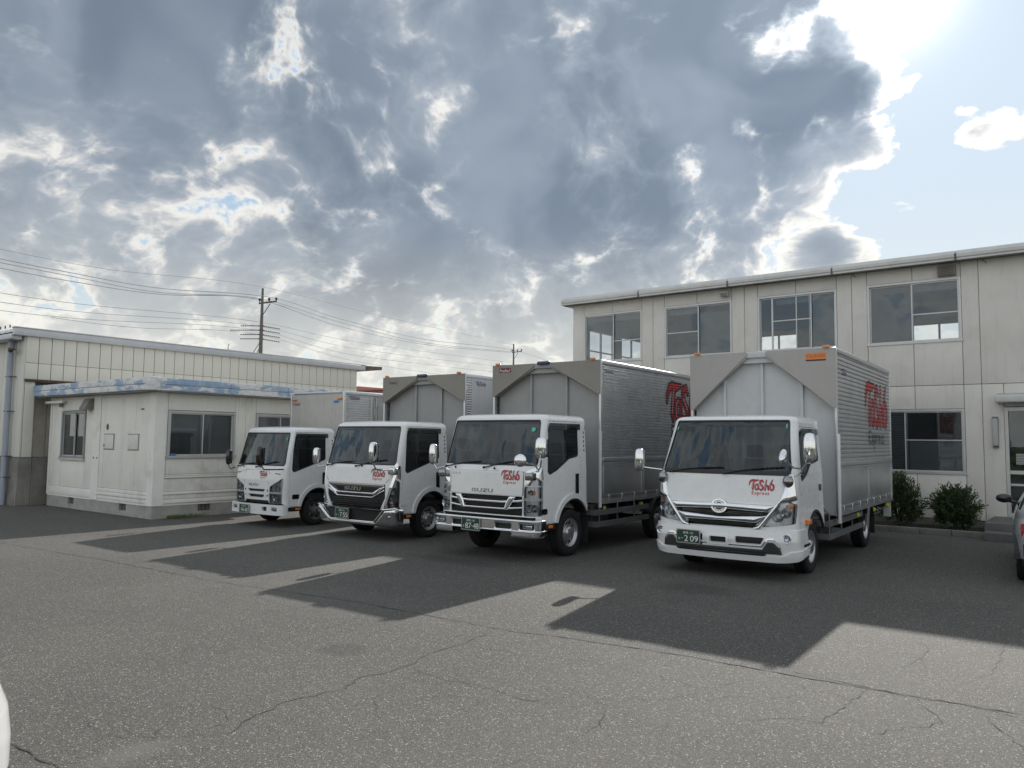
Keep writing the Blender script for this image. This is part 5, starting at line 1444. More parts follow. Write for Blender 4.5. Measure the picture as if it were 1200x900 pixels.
    skin('intake', 'black', bm_, Kb.S, U_(grow(inM, .01), grow(inR, .01)), (-.7, .7, .45, .65), .02, -.05, 0)
    skin('bumper_garnish', 'dchrome', bm_, Kb.S, inset, (-1, 1, .33, .62), .010, -.004, .02, pil=(.03, .05))
    skin('garnish_edge', 'chrome', bm_, Kb.S, mir(s_stroke([(-.1, .474), (.60, .476), (.68, .584), (.76, .586)], .010)), (-1, 1, .40, .62), .008, .010, .02)
    skin('lower_slot', 'black', bm_, Kb.S, mir(s_poly([(-.1, .355), (.62, .355), (.66, .378), (-.1, .378)], .004)), (-.8, .8, .33, .40), .01, .026, .01)
    for sg in (1, -1):
        p = Kb.S(sg*.98, .60); mb = MB(); mb.lathe([(-.012, .062), (-.016, .052), (.03, .045), (.035, 0)], 20, 'y', (p[0], p[1]+.0, p[2])); mb.build('fog_lamp', 'chrome', bm_)
        MB().ellipsoid((p[0], p[1]+.005, p[2]), (.042, .02, .042), 14, 8).build('fog_lens', 'lamp_glass', bm_)
    for x in (-.13, .11): pass
    skin('intake_frame', 'paint', bm_, Kb.S, cut(s_rect(-.17, .15, .465, .60, .02), inM), (-.25, .25, .4, .65), .012, .018, .02)
    plate(bm_, Kb.S, -.62, .455, .35, .175, '群馬 101', '2 09', 'あ', .03)
    box('step_strip', 'gloss_black', t, 1.045, 1.062, .40, .70, .46, .50); box('side_marker', 'amber', t, 1.03, 1.09, .60, .74, .76, .83, b=.012); box('side_marker', 'amber', t, -1.09, -1.03, .60, .74, .76, .83, b=.012)
    # arch lip
    for sg in (1, -1):
        half = lambda U, V, sg=sg: -U*sg
        b_ = (K.U0+.3, K.U0+1.70, .55, 1.05) if sg > 0 else (-K.U0-1.70, -K.U0-.3, .55, 1.05)
        skin('wheel_arch', 'black', t, S, I_(K.side(cut(s_circ(1.18, .42, .515), s_circ(1.18, .42, .475))), half, K.side(lambda Y, V: .62-V)), b_, .02, .006, .03)
        skin('door_handle', 'gloss_black', t, S, I_(K.side(s_rect(1.42, 1.54, 1.20, 1.30, .02)), half), (1.0, 3) + (1.1, 1.4) if sg > 0 else (-3, -1.0) + (1.1, 1.4), .02, .014, .02)
        skin('visor', 'smoke', t, S, I_(K.side(s_poly([(.52, 1.95), (.66, 2.02), (1.52, 2.03), (1.52, 2.12), (.60, 2.12)], .02)), half), (K.U0+.4, K.U0+1.6, 1.9, 2.2) if sg > 0 else (-K.U0-1.6, -K.U0-.4, 1.9, 2.2), .02, .035, .01)
    logo(t, S, .40, 1.17, .36, .006, None, 1.0, .004, ('red_print', 'dark_print', 'red_print'), outline=.010)
    wiper(t, S, .05, 1.47, .92, 1.58); wiper(t, S, -.80, 1.47, .02, 1.555)
    mirror(t, (1.23, .12, 1.84), (.085, .07, .21), 'chrome', [(1.0, .30, 1.45), (1.10, .18, 1.52), (1.20, .12, 1.66)])
    mirror(t, (-1.30, .10, 1.63), (.08, .06, .17), 'chrome', [(-1.0, .25, 1.48), (-1.15, .16, 1.50), (-1.28, .10, 1.52)])
    mb = MB(); mb.tube([(1.06, .22, 1.56), (1.06, -.10, 1.58), (1.03, -.34, 1.68)], .014, 8); mm = mb.build('under_mirror', 'chrome', t)
    mb = MB(); mb.ellipsoid((0, 0, 0), (.05, .055, .12), 14, 10); mb.xf(Matrix.Translation((1.02, -.42, 1.74)) @ Matrix.Rotation(R(-48), 4, 'X')); mb.build('mirror_shell', 'chrome', mm)
    MB().box(-.08, .06, .48, .52, 2.06, 2.16).build('rear_view_unit', 'black', body); skin('inspection_sticker', 'sticker_green', t, S, lambda U, V: np.hypot((U-.86)/1.2, V-2.15)-.035, (.75, 1.0, 2.05, 2.25), .01, .004, 0)
    skin('inspection_sticker', 'sticker_green', t, S, lambda U, V: np.hypot((U+.90)/1.2, V-2.12)-.03, (-1.0, -.75, 2.05, 2.25), .01, .004, 0)
    box('log_book', 'paper', body, .05, .50, .22, .34, 1.385, 1.40)
    for sg in (1, -1): wheel(t, sg*.86, 1.18, .385, .215, 'chrome', sg)
    for sg in (1, -1): wheel(t, sg*.90, 4.85, .385, .215, 'dual', sg, True)
    for sg in (1, -1): MB().lathe([(sg*.0, .105), (sg*.035, .09), (sg*.05, .05), (sg*.055, 0)], 20, 'x', (sg*.93, 1.18, .385)).build('hub_cap', 'chrome', t)
    chassis(t, 1.75, 6.9, 1.10, 4.85, .385)
    B = dict(posts=(.235, .50, .765), tri=.98, zc=1.62, pitch=.072, gates=2, latches=8, big=True, dmat='deflector_light', front='box_white')
    B['in'] = (.41, .545)
    xo = -.10
    cb, Sx = cargo_box(t, 1.23, 2.20, 6.95, .76, 3.46, 'wing', B, xoff=xo)
    for sg in (1,):
        box('bay_post', 'paint', cb, 1.235+xo, 1.275+xo, 2.10, 2.19, .66, 2.06, b=.01)
    box('bay_post', 'paint', cb, -1.275+xo, -1.235+xo, 2.10, 2.19, .66, 2.06, b=.01)
    Sr = planeS((1.23+xo-.004, 0, 0), (0, 1, 0), (0, 0, 1))
    logo(cb, Sr, 4.40, 1.84, 2.25, .0075, (B['zc'], B['pitch'], .017), .88, .004, outline=.014)
    logo(cb, Sr, 2.58, 2.98, .34, .02, (B['zc'], B['pitch'], .017), .8, .004, ('violet_print', 'violet_print', 'violet_print'), False, .004)
    Sf = planeS((xo, 2.20-.02, 0), (1, 0, 0), (0, 0, 1))
    st_ = skin('body_maker_sticker', 'orange', cb, Sf, s_rect(.76, 1.08, 3.27, 3.375, .004), (.7, 1.15, 3.2, 3.45), .02, .003, 0)
    skin('sticker_edge', 'dark_print', cb, Sf, s_rect(.76, 1.08, 3.245, 3.268, .002), (.7, 1.15, 3.2, 3.45), .01, .003, 0)
    text('lettering', 'トランテックス', 'dark_print', st_, Sf, .78, 1.06, 3.295, 3.35, .006)
    # chrome stay in front of the rear wheel
    MB().prism([(4.30, .42), (4.37, .42), (4.49, .76), (4.42, .76)], 1.12, 1.15, 'yz').build('guard_stay', 'rim', t)
    mb = MB(); mb.box(.95, 1.09, 6.90, 6.95, .42, .80); mb.build('rear_bracket', 'box_white', t)
    return t
# ================================================================= Elf family
def elf_parts(t, K, wsp, sw, door, arch, wheel_y, rr, style, holes, zf, zs, handle, visor_z):
    body = cab_common(t, K, wsp, None, door, arch, holes, zf, zs, sw)
    S = K.S
    for sg in (1, -1):
        half = lambda U, V, sg=sg: -U*sg
        b_ = (K.U0+.25, K.U0+1.70, zs-.05, 1.10) if sg > 0 else (-K.U0-1.70, -K.U0-.25, zs-.05, 1.10)
        skin('wheel_arch', 'paint', t, S, I_(K.side(cut(s_circ(wheel_y, arch[1], arch[0]+.085), s_circ(wheel_y, arch[1], arch[0]+.004))), half, K.side(lambda Y, V: (zs+.01)-V), lambda U, V: np.abs(U)-(K.U0+K.yb-.005)), b_, .02, .022, .03) if False else None
        bb = (K.U0*.9, K.U0+1.7) if sg > 0 else (-K.U0-1.7, -K.U0*.9)
        skin('door_handle', 'gloss_black', t, S, I_(K.side(s_rect(*handle, .012)), half), bb+(handle[2]-.05, handle[3]+.05), .015, .016, .02)
        skin('visor', 'smoke', t, S, I_(K.side(s_poly(visor_z, .02)), half), bb+(visor_z[0][1]-.2, K.top), .02, .035, .008)
        v_ = MB()
        for k in range(5):
            p = S(sg*(K.U0+K.yb-.06), K.top-.28-.075*k); v_.box(p[0]-sg*.01, p[0]+sg*.004, p[1]-.012, p[1]+.012, p[2]-.02, p[2]+.02)
        v_.build('air_vent', 'black', t)
    return body
def arch_lip(t, K, cy, cz, r, zs):
    S = K.S
    for sg in (1, -1):
        half = lambda U, V, sg=sg: -U*sg
        b_ = (K.U0+.15, K.U0+1.70, zs-.05, 1.15) if sg > 0 else (-K.U0-1.70, -K.U0-.15, zs-.05, 1.15)
        skin('wheel_arch', 'paint', t, S, I_(K.side(cut(s_circ(cy, cz, r+.085), s_circ(cy, cz, r+.003))), half, K.side(lambda Y, V: (zs+.01)-V), lambda U, V: np.abs(U)-(K.U0+K.yb-.006)), b_, .016, .024, .03)
        skin('arch_liner', 'black', t, S, I_(K.side(cut(s_circ(cy, cz, r+.004), s_circ(cy, cz, r-.03))), half, K.side(lambda Y, V: (zs-.08)-V), lambda U, V: np.abs(U)-(K.U0+K.yb-.006)), b_, .016, .004, .20)
        box('sill_strip', 'black', t, sg*(K.w-.06), sg*(K.w-.005), .25, cy-r-.02, zs-.09, zs-.003); box('side_marker', 'amber', t, sg*(K.w-.01), sg*(K.w+.012), .38, .50, zs-.065, zs-.02, b=.008)
def isuzu_word(parent, S, u0, v0, w, h, mat, off=.006): return text('lettering', 'ISUZU', mat, parent, S, u0, u0+w, v0, v0+h, off, th=.012)
def truck3():
    t = truck_root('t', 'white box truck with slatted chrome grille and square chrome bumper, third from the hut', -8.03, 9.80, 0, 1.2)
    K = Cab(1.0, [.3, .7, 1.0, 1.40, 1.50, 2.24, 2.4], [.05, .0, .0, .02, .06, .28, .30], [1.0, 1.0, 1.0, .995, .99, .955, .95], [.17, .17, .17, .16, .15, .12, .12], 2.33, .11, .05, 1.55)
    S = K.S
    ws = s_poly([(-1.07, 1.51), (1.07, 1.51), (1.0, 2.23), (-1.0, 2.23)], .08)
    arch = s_circ(1.12, .45, .50)
    door = s_poly([(.24, .60), (1.36, .60), (1.36, 2.22), (.34, 2.22), (.24, 1.42)], .06)
    sw = s_poly([(.36, 1.36), (.62, 1.44), (1.0, 1.62), (1.28, 1.66), (1.28, 2.13), (.42, 2.13)], .05)
    hl = mir(s_poly([(.76, .72), (1.24, .72), (1.24, 1.26), (1.0, 1.33), (.76, 1.16)], .02)); grill = mir(s_rect(-.1, .735, .72, 1.02, .005))
    body = elf_parts(t, K, ws, sw, door, U_(arch, s_rect(.62, 1.7, 0, .45)), 1.12, .39, 'chrome', [hl, grill], .70, .58, (1.19, 1.28, 1.02, 1.36), [(.36, 2.02), (.46, 2.08), (1.34, 2.09), (1.34, 2.19), (.38, 2.19)])
    arch_lip(t, K, 1.12, .45, .50, .58)
    for sg in (1, -1):
        half = lambda U, V, sg=sg: -U*sg; b_ = (.7, 1.35, .68, 1.36) if sg > 0 else (-1.35, -.7, .68, 1.36)
        o = glassy_lamp(t, S, I_(hl, half), b_, [(sg*.88, .83, .075), (sg*1.02, .84, .06), (sg*.90, 1.08, .05)], indicator=s_rect(sg*1.0-.04, sg*1.0+.04, 1.05, 1.12, .01))
        for z in (.965, .99, 1.185): skin('lamp_divider', 'rim', o, S, I_(mir(s_rect(.77, 1.22, z-.009, z+.009)), half), b_, .012, .006, .02)
        g2 = mir(s_poly([(.76, 1.17), (1.0, 1.34), (1.26, 1.27), (1.22, 1.46), (1.05, 1.49), (.80, 1.42)], .02))
        skin('corner_garnish', 'chrome', t, S, I_(g2, half), (.7, 1.35, 1.1, 1.5) if sg > 0 else (-1.35, -.7, 1.1, 1.5), .018, .008, .02)
        box('mirror_bracket', 'dchrome', t, sg*.90-.07, sg*.90+.07, -.05, .08, 1.28, 1.40, b=.02)
    fp_ = skin('front_panel', 'paint', t, S, mir(s_poly([(-.1, 1.035), (.735, 1.035), (.745, 1.405), (-.1, 1.405)], .012)), (-.9, .9, 1.0, 1.45), .02, .010, .02)
    skin('panel_gap', 'black', fp_, S, cut(mir(s_rect(-.1, .752, 1.03, 1.414, .01)), mir(s_rect(-.1, .739, 1.033, 1.402, .01))), (-.9, .9, 1.0, 1.45), .012, .003, 0)
    gr = skin('grille', 'black', t, S, grow(grill, .01), (-.85, .85, .65, 1.1), .04, -.06, 0)
    for z0, z1 in ((.905, .945), (.80, .835)): skin('grille_bar', 'chrome', gr, S, mir(s_poly([(-.1, z0), (.40, z0), (.735, z0+.03), (.735, z1+.03), (.36, z1), (-.1, z1)], .004)), (-.8, .8, .7, 1.05), .008, .002, .04, pil=(.025, .022))
    for dz in (0,):
        for sg in (1, -1): skin('grille_arm', 'chrome', gr, S, I_(lambda U, V, sg=sg: -U*sg, mir(s_poly([(.40, .80), (.47, .80), (.62, 1.015), (.50, 1.015), (.44, .93)], .006))), (-.8, .8, .7, 1.05), .008, .018, .04, pil=(.02, .03))
    for z in (.985, .865, .755, .735): skin('mesh_bar', 'gloss_black', gr, S, mir(s_rect(-.1, .72, z-.007, z+.007)), (-.8, .8, z-.03, z+.03), .01, -.02, .02)
    isuzu_word(t, S, -.26, 1.065, .43, .055, 'dchrome', .02)
    text('lettering', 'ELF', 'dchrome', t, S, -.70, -.52, 1.335, 1.37, .014)
    logo(t, S, .33, 1.20, .36, .006, None, 1.0, .014, ('red_print', 'dark_print', 'red_print'), outline=.010)
    # chrome box bumper
    Kb = Cab(1.05, [.3, .8], [-.10, -.10], [1.06, 1.06], [.16, .16], 9, .1, .05, .3)
    fog = mir(s_rect(.76, 1.02, .515, .605, .012)); slot = mir(s_rect(.30, .60, .515, .605, .012)); pl_ = s_rect(-.34, .06, .45, .66, .01)
    main = U_(I_(mir(s_rect(-.1, 1.30, .475, .665, .02))), mir(s_poly([(.60, .39), (1.26, .39), (1.28, .50), (.60, .50)], .015)))
    bm_ = skin('bumper', 'chrome', t, Kb.S, cut(main, fog, slot), (-1.45, 1.45, .34, .72), .013, 0, .05, pil=(.010, .03))
    for z, mt in ((.648, 'chrome'), (.49, 'chrome')): skin('bumper_ridge', mt, bm_, Kb.S, mir(s_rect(-.1, 1.28, z-.012, z+.012, .004)), (-1.35, 1.35, z-.03, z+.03), .008, .022, .02, pil=(.012, .012))
    skin('bumper_back', 'black', bm_, Kb.S, mir(s_rect(-.1, 1.27, .49, .65, .01)), (-1.35, 1.35, .45, .7), .04, -.06, 0)
    for sg in (1, -1):
        p = Kb.S(sg*.89, .56); MB().bbox(p[0]-.08, p[0]+.08, p[1]+.012, p[1]+.05, p[2]-.03, p[2]+.03, .012).build('fog_lamp', 'chrome', bm_); MB().box(p[0]-.075, p[0]+.075, p[1]+.004, p[1]+.010, p[2]-.026, p[2]+.026).build('fog_lens', 'lamp_glass', bm_)
    plate(bm_, Kb.S, -.36, .455, .37, .185, '群馬 130', '87-48', 'あ', .03)
    mirror(t, (1.12, -.02, 1.79), (.10, .06, .165), 'chrome', [(.98, .10, 1.42), (1.08, .02, 1.50), (1.12, -.02, 1.60)])
    mb = MB(); mb.ellipsoid((.99, -.40, 1.60), (.115, .05, .10), 18, 12); mm = mb.build('round_mirror', 'chrome', t); MB().tube([(.99, -.36, 1.58), (1.06, -.1, 1.52), (1.0, .06, 1.46)], .014, 8).build('arm', 'chrome', mm)
    mirror(t, (-1.22, .10, 1.65), (.07, .06, .18), 'chrome', [(-.98, .10, 1.44), (-1.12, .10, 1.40), (-1.2, .10, 1.48)])
    wiper(t, S, -.02, 1.46, .72, 1.60); wiper(t, S, -.86, 1.46, -.14, 1.56)
    for x in (-.62, .20): MB().ellipsoid((x, -.005, 1.45), (.022, .012, .022), 10, 6).build('washer_cap', 'black', t)
    skin('inspection_sticker', 'sticker_green', t, S, lambda U, V: np.hypot((U-.78)/1.1, V-2.08)-.035, (.6, 1.0, 2.0, 2.2), .01, .004, 0)
    box('papers', 'paper', body, -.86, -.55, .17, .44, 1.37, 1.40)
    skin('emblem_plate', 'dchrome', t, S, K.side(s_rect(.16, .34, .74, .83, .02)), (K.w, 1.5, .7, .9), .02, .006, .01)
    for sg in (1, -1): wheel(t, sg*.85, 1.12, .385, .22, 'chrome', sg)
    for sg in (1, -1): wheel(t, sg*.92, 4.35, .385, .22, 'dual', sg, True)
    chassis(t, 1.7, 6.3, 1.10, 4.35, .385)
    box('mud_flap', 'tyre', t, .72, .98, 1.62, 1.64, .18, .62)
    B = dict(dmat='deflector', posts=(.34, .67), tri=.62, zc=1.62, pitch=.0545, gates=3, latches=10, lamp=True); B['in'] = (.40, .565)
    cb, Sx = cargo_box(t, 1.21, 2.02, 6.9, .80, 3.37, 'wing', B, xoff=-.20)
    xo = -.20
    MB().tube([(1.235+xo, 1.96, .75), (1.235+xo, 1.96, 2.1)], .03, 10).build('bay_post', 'box_white', cb)
    Sr = planeS((1.21+xo-.004, 0, 0), (0, 1, 0), (0, 0, 1))
    logo(cb, Sr, 4.76, 1.94, 1.95, .0075, (B['zc'], B['pitch'], .017), 1.0, .004, outline=.020)
    logo(cb, Sr, 2.16, 3.10, .34, .02, (B['zc'], B['pitch'], .017), .5, .004, ('violet_print', 'violet_print', 'violet_print'), False, .004)
    Sf = planeS((xo, 2.02-.02, 0), (1, 0, 0), (0, 0, 1))
    bd = skin('body_maker_badge', 'maroon_print', cb, Sf, s_rect(-1.05, -.76, 3.21, 3.30, .008), (-1.1, -.6, 3.15, 3.35), .02, .003, 0)
    text('lettering', 'Fruehauf', 'white_print', bd, Sf, -1.03, -.78, 3.222, 3.285, .006, shear=.1)
    return t
def truck2():
    t = truck_root('t', 'white box truck with dark grille and V shaped chrome bars, second from the hut', -11.45, 10.04, 0, 0.8)
    K = Cab(1.02, [.3, .7, 1.0, 1.35, 1.45, 2.14, 2.3], [.05, .0, .0, .03, .07, .28, .30], [1.02, 1.02, 1.02, 1.01, 1.005, .965, .96], [.18, .18, .18, .17, .16, .12, .12], 2.24, .12, .05, 1.52)
    S = K.S
    ws = s_poly([(-1.08, 1.42), (1.08, 1.42), (1.02, 2.14), (-1.02, 2.14)], .09)
    arch = s_circ(1.08, .42, .48)
    door = s_poly([(.26, .52), (1.34, .52), (1.34, 2.14), (.34, 2.14), (.26, 1.32)], .06)
    sw = s_poly([(.34, 1.26), (.62, 1.35), (1.27, 1.54), (1.27, 2.06), (.41, 2.06)], .05)
    grill = mir(s_poly([(-.1, .56), (.66, .56), (.80, .80), (.80, 1.06), (-.1, 1.06)], .02)); hl = mir(s_poly([(.86, .60), (1.22, .62), (1.24, 1.10), (1.06, 1.16), (.84, .72)], .02))
    body = elf_parts(t, K, ws, sw, door, U_(arch, s_rect(.60, 1.7, 0, .42)), 1.08, .38, 'chrome', [grill, hl], .56, .50, (1.19, 1.28, .94, 1.26), [(.36, 1.95), (.46, 2.01), (1.33, 2.02), (1.33, 2.12), (.38, 2.12)])
    arch_lip(t, K, 1.08, .42, .48, .50)
    gr = skin('grille', 'gloss_black', t, S, grill, (-.9, .9, .5, 1.1), .03, -.012, .03)
    for a, b_, c_, zz in ((.862, .892, .985, .0), (.795, .818, .925, .0)):
        skin('grille_bar', 'chrome', gr, S, mir(s_poly([(-.1, a), (.50, a), (.78, c_+.0), (.78, c_+.04), (.48, b_), (-.1, b_)], .004)), (-.85, .85, .78, 1.08), .007, .004, .04, pil=(.016, .014))
    for sg in (1, -1): skin('grille_arm', 'chrome', gr, S, I_(lambda U, V, sg=sg: -U*sg, mir(s_poly([(.50, .83), (.60, .86), (.74, .98), (.70, 1.0), (.56, .93)], .006))), (-.85, .85, .78, 1.08), .008, .012, .04, pil=(.03, .035))
    for z in (1.045,): skin('grille_edge', 'dchrome', gr, S, mir(s_rect(-.1, .78, z-.012, z+.012)), (-.85, .85, .98, 1.1), .012, .012, .02)
    for z in (.60, .64, .68, .72, .76): skin('mesh_bar', 'black', gr, S, mir(s_rect(-.1, .64, z-.008, z+.008)), (-.8, .8, z-.03, z+.03), .01, .004, .01)
    isuzu_word(t, S, -.25, .925, .44, .062, 'rim', .03)
    for sg in (1, -1):
        half = lambda U, V, sg=sg: -U*sg; b_ = (.78, 1.35, .55, 1.2) if sg > 0 else (-1.35, -.78, .55, 1.2)
        o = glassy_lamp(t, S, I_(hl, half), b_, [(sg*1.0, .76, .05), (sg*1.02, .92, .045)], back='gloss_black', indicator=s_rect(sg*1.02-.05, sg*1.02+.05, .66, .69, .01))
        fr_ = I_(mir(s_stroke([(.80, .60), (.84, .72), (1.06, 1.20), (1.10, 1.40)], [.03, .03, .035, .05])), half)
        skin('corner_garnish', 'chrome', t, S, fr_, (.7, 1.4, .52, 1.5) if sg > 0 else (-1.4, -.7, .52, 1.5), .014, .014, .03)
        skin('corner_garnish', 'chrome', t, S, I_(mir(s_stroke([(.82, .60), (1.22, .63)], .02)), half), (.7, 1.4, .52, 1.5) if sg > 0 else (-1.4, -.7, .52, 1.5), .014, .014, .03)
        skin('corner_garnish', 'dchrome', t, S, I_(mir(s_poly([(1.08, 1.20), (1.26, 1.14), (1.24, 1.40), (1.10, 1.40)], .02)), half), (.7, 1.4, 1.1, 1.5) if sg > 0 else (-1.4, -.7, 1.1, 1.5), .016, .010, .03)
    skin('panel_gap', 'black', t, S, mir(s_stroke([(-.1, 1.085), (.80, 1.085), (.90, 1.16)], .005)), (-1, 1, 1.05, 1.2), .01, .002, 0)
    logo(t, S, .42, 1.12, .36, .006, None, 1.0, .004, ('red_print', 'dark_print', 'red_print'), outline=.010)
    Kb = Cab(1.05, [.25, .35, .6, .7], [.02, -.05, -.10, -.08], [1.03, 1.06, 1.06, 1.05], [.22, .2, .2, .2], 9, .1, .06, .3)
    outer = I_(lambda U, V: np.abs(U)-1.34, lambda U, V: V-np.interp(np.abs(U), [0, .62, .90, 1.1, 1.3], [.36, .36, .60, .62, .60]), lambda U, V: np.interp(np.abs(U), [0, 1, 1.3], [.28, .28, .34])-V)
    bm_ = skin('bumper', 'chrome', t, Kb.S, outer, (-1.4, 1.4, .22, .68), .013, .0, .05, pil=(.035, .08))
    skin('bumper_ridge', 'chrome', bm_, Kb.S, mir(s_stroke([(-.1, .362), (.61, .362), (.88, .60), (1.1, .615)], .012)), (-1.3, 1.3, .3, .66), .007, .03, .03, pil=(.012, .012))
    skin('bumper_inner', 'black', bm_, Kb.S, mir(s_poly([(-.1, .36), (.62, .36), (.86, .575), (-.1, .575)], .01)), (-.95, .95, .3, .62), .03, -.03, .0)
    skin('bumper_inner', 'gloss_black', bm_, Kb.S, mir(s_rect(-.1, .80, .545, .60)), (-.95, .95, .5, .62), .03, -.028, .0)
    for sg in (1, -1):
        p = Kb.S(sg*.97, .47); MB().ellipsoid((p[0], p[1]-.004, p[2]), (.075, .018, .035), 14, 8).build('fog_lamp', 'dchrome', bm_); MB().ellipsoid((p[0]+.02*sg, p[1]-.018, p[2]), (.035, .012, .026), 12, 8).build('fog_lens', 'chrome', bm_)
    plate(bm_, Kb.S, -.42, .385, .37, .18, '群馬 101', '7 55', 'あ', .04)
    mirror(t, (1.13, -.60, 1.66), (.055, .09, .19), 'chrome', [(1.0, .08, 1.34), (1.06, -.15, 1.33), (1.10, -.5, 1.36), (1.12, -.6, 1.48)])
    mirror(t, (-1.20, .04, 1.55), (.07, .06, .165), 'chrome', [(-1.0, .10, 1.36), (-1.12, .06, 1.33), (-1.2, .04, 1.39)])
    MB().bbox(.90, 1.06, -.02, .12, 1.24, 1.38, .035).build('mirror_bracket', 'chrome', t)
    wiper(t, S, .02, 1.38, .74, 1.52); wiper(t, S, -.84, 1.38, -.14, 1.47)
    for x, z in ((-.70, 1.39), (.15, 1.39)): MB().ellipsoid((x, .03, z), (.02, .012, .02), 8, 6).build('washer_cap', 'black', t)
    MB().box(-.10, .04, .30, .34, 1.92, 2.08).build('rear_view_unit', 'black', body)
    text('lettering', 'ISUZU', 'rim', t, lambda u, v: K.S(K.U0+u, v), .23, .40, .64, .675, .004)
    for sg in (1, -1): wheel(t, sg*.86, 1.08, .37, .215, 'chrome', sg)
    for sg in (1, -1): wheel(t, sg*.92, 4.2, .37, .215, 'dual', sg, True)
    chassis(t, 1.7, 6.0, 1.08, 4.2, .37)
    B = dict(dmat='deflector', posts=(.37, .68), tri=.58, lamp=True); B['in'] = (.43, .56)
    cb, Sx = cargo_box(t, 1.20, 2.02, 6.6, .80, 3.29, 'flat', B, xoff=-.17)
    Sr = planeS((1.20-.17-.004, 0, 0), (0, 1, 0), (0, 0, 1))
    logo(cb, Sr, 2.36, 3.00, .36, .006, None, .62, .004, ('violet_print', 'violet_print', 'violet_print'), False, .004)
    Sf = planeS((-.17, 2.02-.02, 0), (1, 0, 0), (0, 0, 1))
    text('lettering', 'Fruehauf', 'maroon_print', cb, Sf, -1.0, -.76, 3.12, 3.19, .004, shear=.1)
    return t
def truck1():
    t = truck_root('t', 'smallest white box truck with painted grille slots and black mirrors, beside the hut', -14.64, 10.05, 0, 0.5)
    K = Cab(.88, [.3, .7, 1.0, 1.25, 1.33, 2.01, 2.2], [.05, .0, .0, .02, .05, .24, .26], [.88, .88, .88, .875, .87, .835, .83], [.15, .15, .15, .14, .13, .11, .11], 2.13, .11, .05, 1.42)
    S = K.S
    ws = s_poly([(-.93, 1.31), (.93, 1.31), (.87, 2.01), (-.87, 2.01)], .08)
    arch = s_circ(.96, .37, .45)
    door = s_poly([(.20, .45), (1.24, .45), (1.24, 2.02), (.28, 2.02), (.20, 1.2)], .06)
    sw = s_poly([(.27, 1.17), (.5, 1.24), (1.15, 1.44), (1.15, 1.95), (.34, 1.95)], .05)
    hl = mir(s_poly([(.44, .50), (.86, .50), (.92, 1.05), (.80, 1.02), (.46, .86)], .015))
    slots = mir(U_(s_poly([(-.1, .745), (.26, .745), (.32, .80), (-.1, .80)], .006), s_poly([(-.1, .62), (.24, .62), (.29, .685), (-.1, .685)], .006), s_poly([(.34, .62), (.42, .66), (.42, .70), (.35, .66)], .004), s_poly([(.36, .75), (.42, .75), (.42, .80), (.38, .80)], .004)))
    low = mir(s_rect(-.1, .42, .49, .565, .01))
    body = elf_parts(t, K, ws, sw, door, U_(arch, s_rect(.52, 1.6, 0, .37)), .96, .33, 'dark', [hl, slots, low], .50, .43, (1.08, 1.16, .86, 1.15), [(.29, 1.84), (.38, 1.90), (1.22, 1.91), (1.22, 2.0), (.31, 2.0)])
    arch_lip(t, K, .96, .37, .45, .43)
    skin('grille', 'black', t, S, mir(s_rect(-.1, .44, .50, .82)), (-.5, .5, .45, .85), .04, -.05, 0)
    for sg in (1, -1):
        half = lambda U, V, sg=sg: -U*sg; b_ = (.4, 1.0, .45, 1.1) if sg > 0 else (-1.0, -.4, .45, 1.1)
        o = glassy_lamp(t, S, I_(hl, half), b_, [(sg*.62, .61, .085), (sg*.68, .84, .06)], back='rim')
        skin('lamp_divider', 'rim', o, S, I_(mir(s_rect(.45, .90, .715, .75)), half), b_, .012, .005, .02)
        skin('front_slot', 'black', t, S, I_(mir(s_poly([(.60, 1.135), (.80, 1.12), (.80, 1.14), (.62, 1.15)], .003)), half), (.5, .9, 1.1, 1.2) if sg > 0 else (-.9, -.5, 1.1, 1.2), .008, .002, 0)
    skin('panel_gap', 'black', t, S, mir(s_stroke([(-.1, 1.215), (.42, 1.21), (.43, .90)], .004)), (-.6, .6, .8, 1.3), .01, .002, 0)
    isuzu_word(t, S, -.26, .865, .34, .05, 'dchrome', .006)
    text('lettering', 'ELF', 'dchrome', t, S, -.60, -.46, 1.16, 1.19, .004)
    logo(t, S, .10, 1.02, .27, .006, None, 1.0, .004, ('red_print', 'dark_print', 'red_print'), outline=.010)
    Kb = Cab(.92, [.25, .7], [-.06, -.06], [.92, .92], [.12, .12], 9, .1, .05, .3)
    fog = mir(s_rect(.60, .78, .355, .435, .015)); slot = mir(s_rect(.30, .46, .345, .435, .012))
    bm_ = skin('bumper', 'paint', t, Kb.S, cut(mir(s_rect(-.1, 1.10, .27, .485, .02)), fog, slot), (-1.25, 1.25, .22, .52), .016, 0, .05)
    skin('bumper_back', 'black', bm_, Kb.S, mir(s_rect(-.1, 1.0, .30, .46, .01)), (-1.1, 1.1, .25, .5), .04, -.05, 0)
    for sg in (1, -1): p = Kb.S(sg*.69, .395); MB().bbox(p[0]-.06, p[0]+.06, p[1]+.01, p[1]+.04, p[2]-.025, p[2]+.025, .01).build('fog_lamp', 'dchrome', bm_)
    plate(bm_, Kb.S, -.45, .285, .33, .165, '群馬 400', '96-01', 'あ', .03)
    mirror(t, (.98, -.62, 1.53), (.06, .085, .20), 'gloss_black', [(.86, .05, 1.24), (.92, -.15, 1.24), (.96, -.5, 1.25), (.98, -.6, 1.36)])
    mirror(t, (-1.03, -.02, 1.46), (.06, .06, .17), 'gloss_black', [(-.86, .05, 1.24), (-.98, 0, 1.20), (-1.03, -.02, 1.30)])
    wiper(t, S, .0, 1.27, .62, 1.40); wiper(t, S, -.70, 1.27, -.08, 1.36)
    for x, z in ((-.50, 1.27), (.10, 1.27)): MB().ellipsoid((x, .015, z), (.018, .012, .018), 8, 6).build('washer_cap', 'black', t)
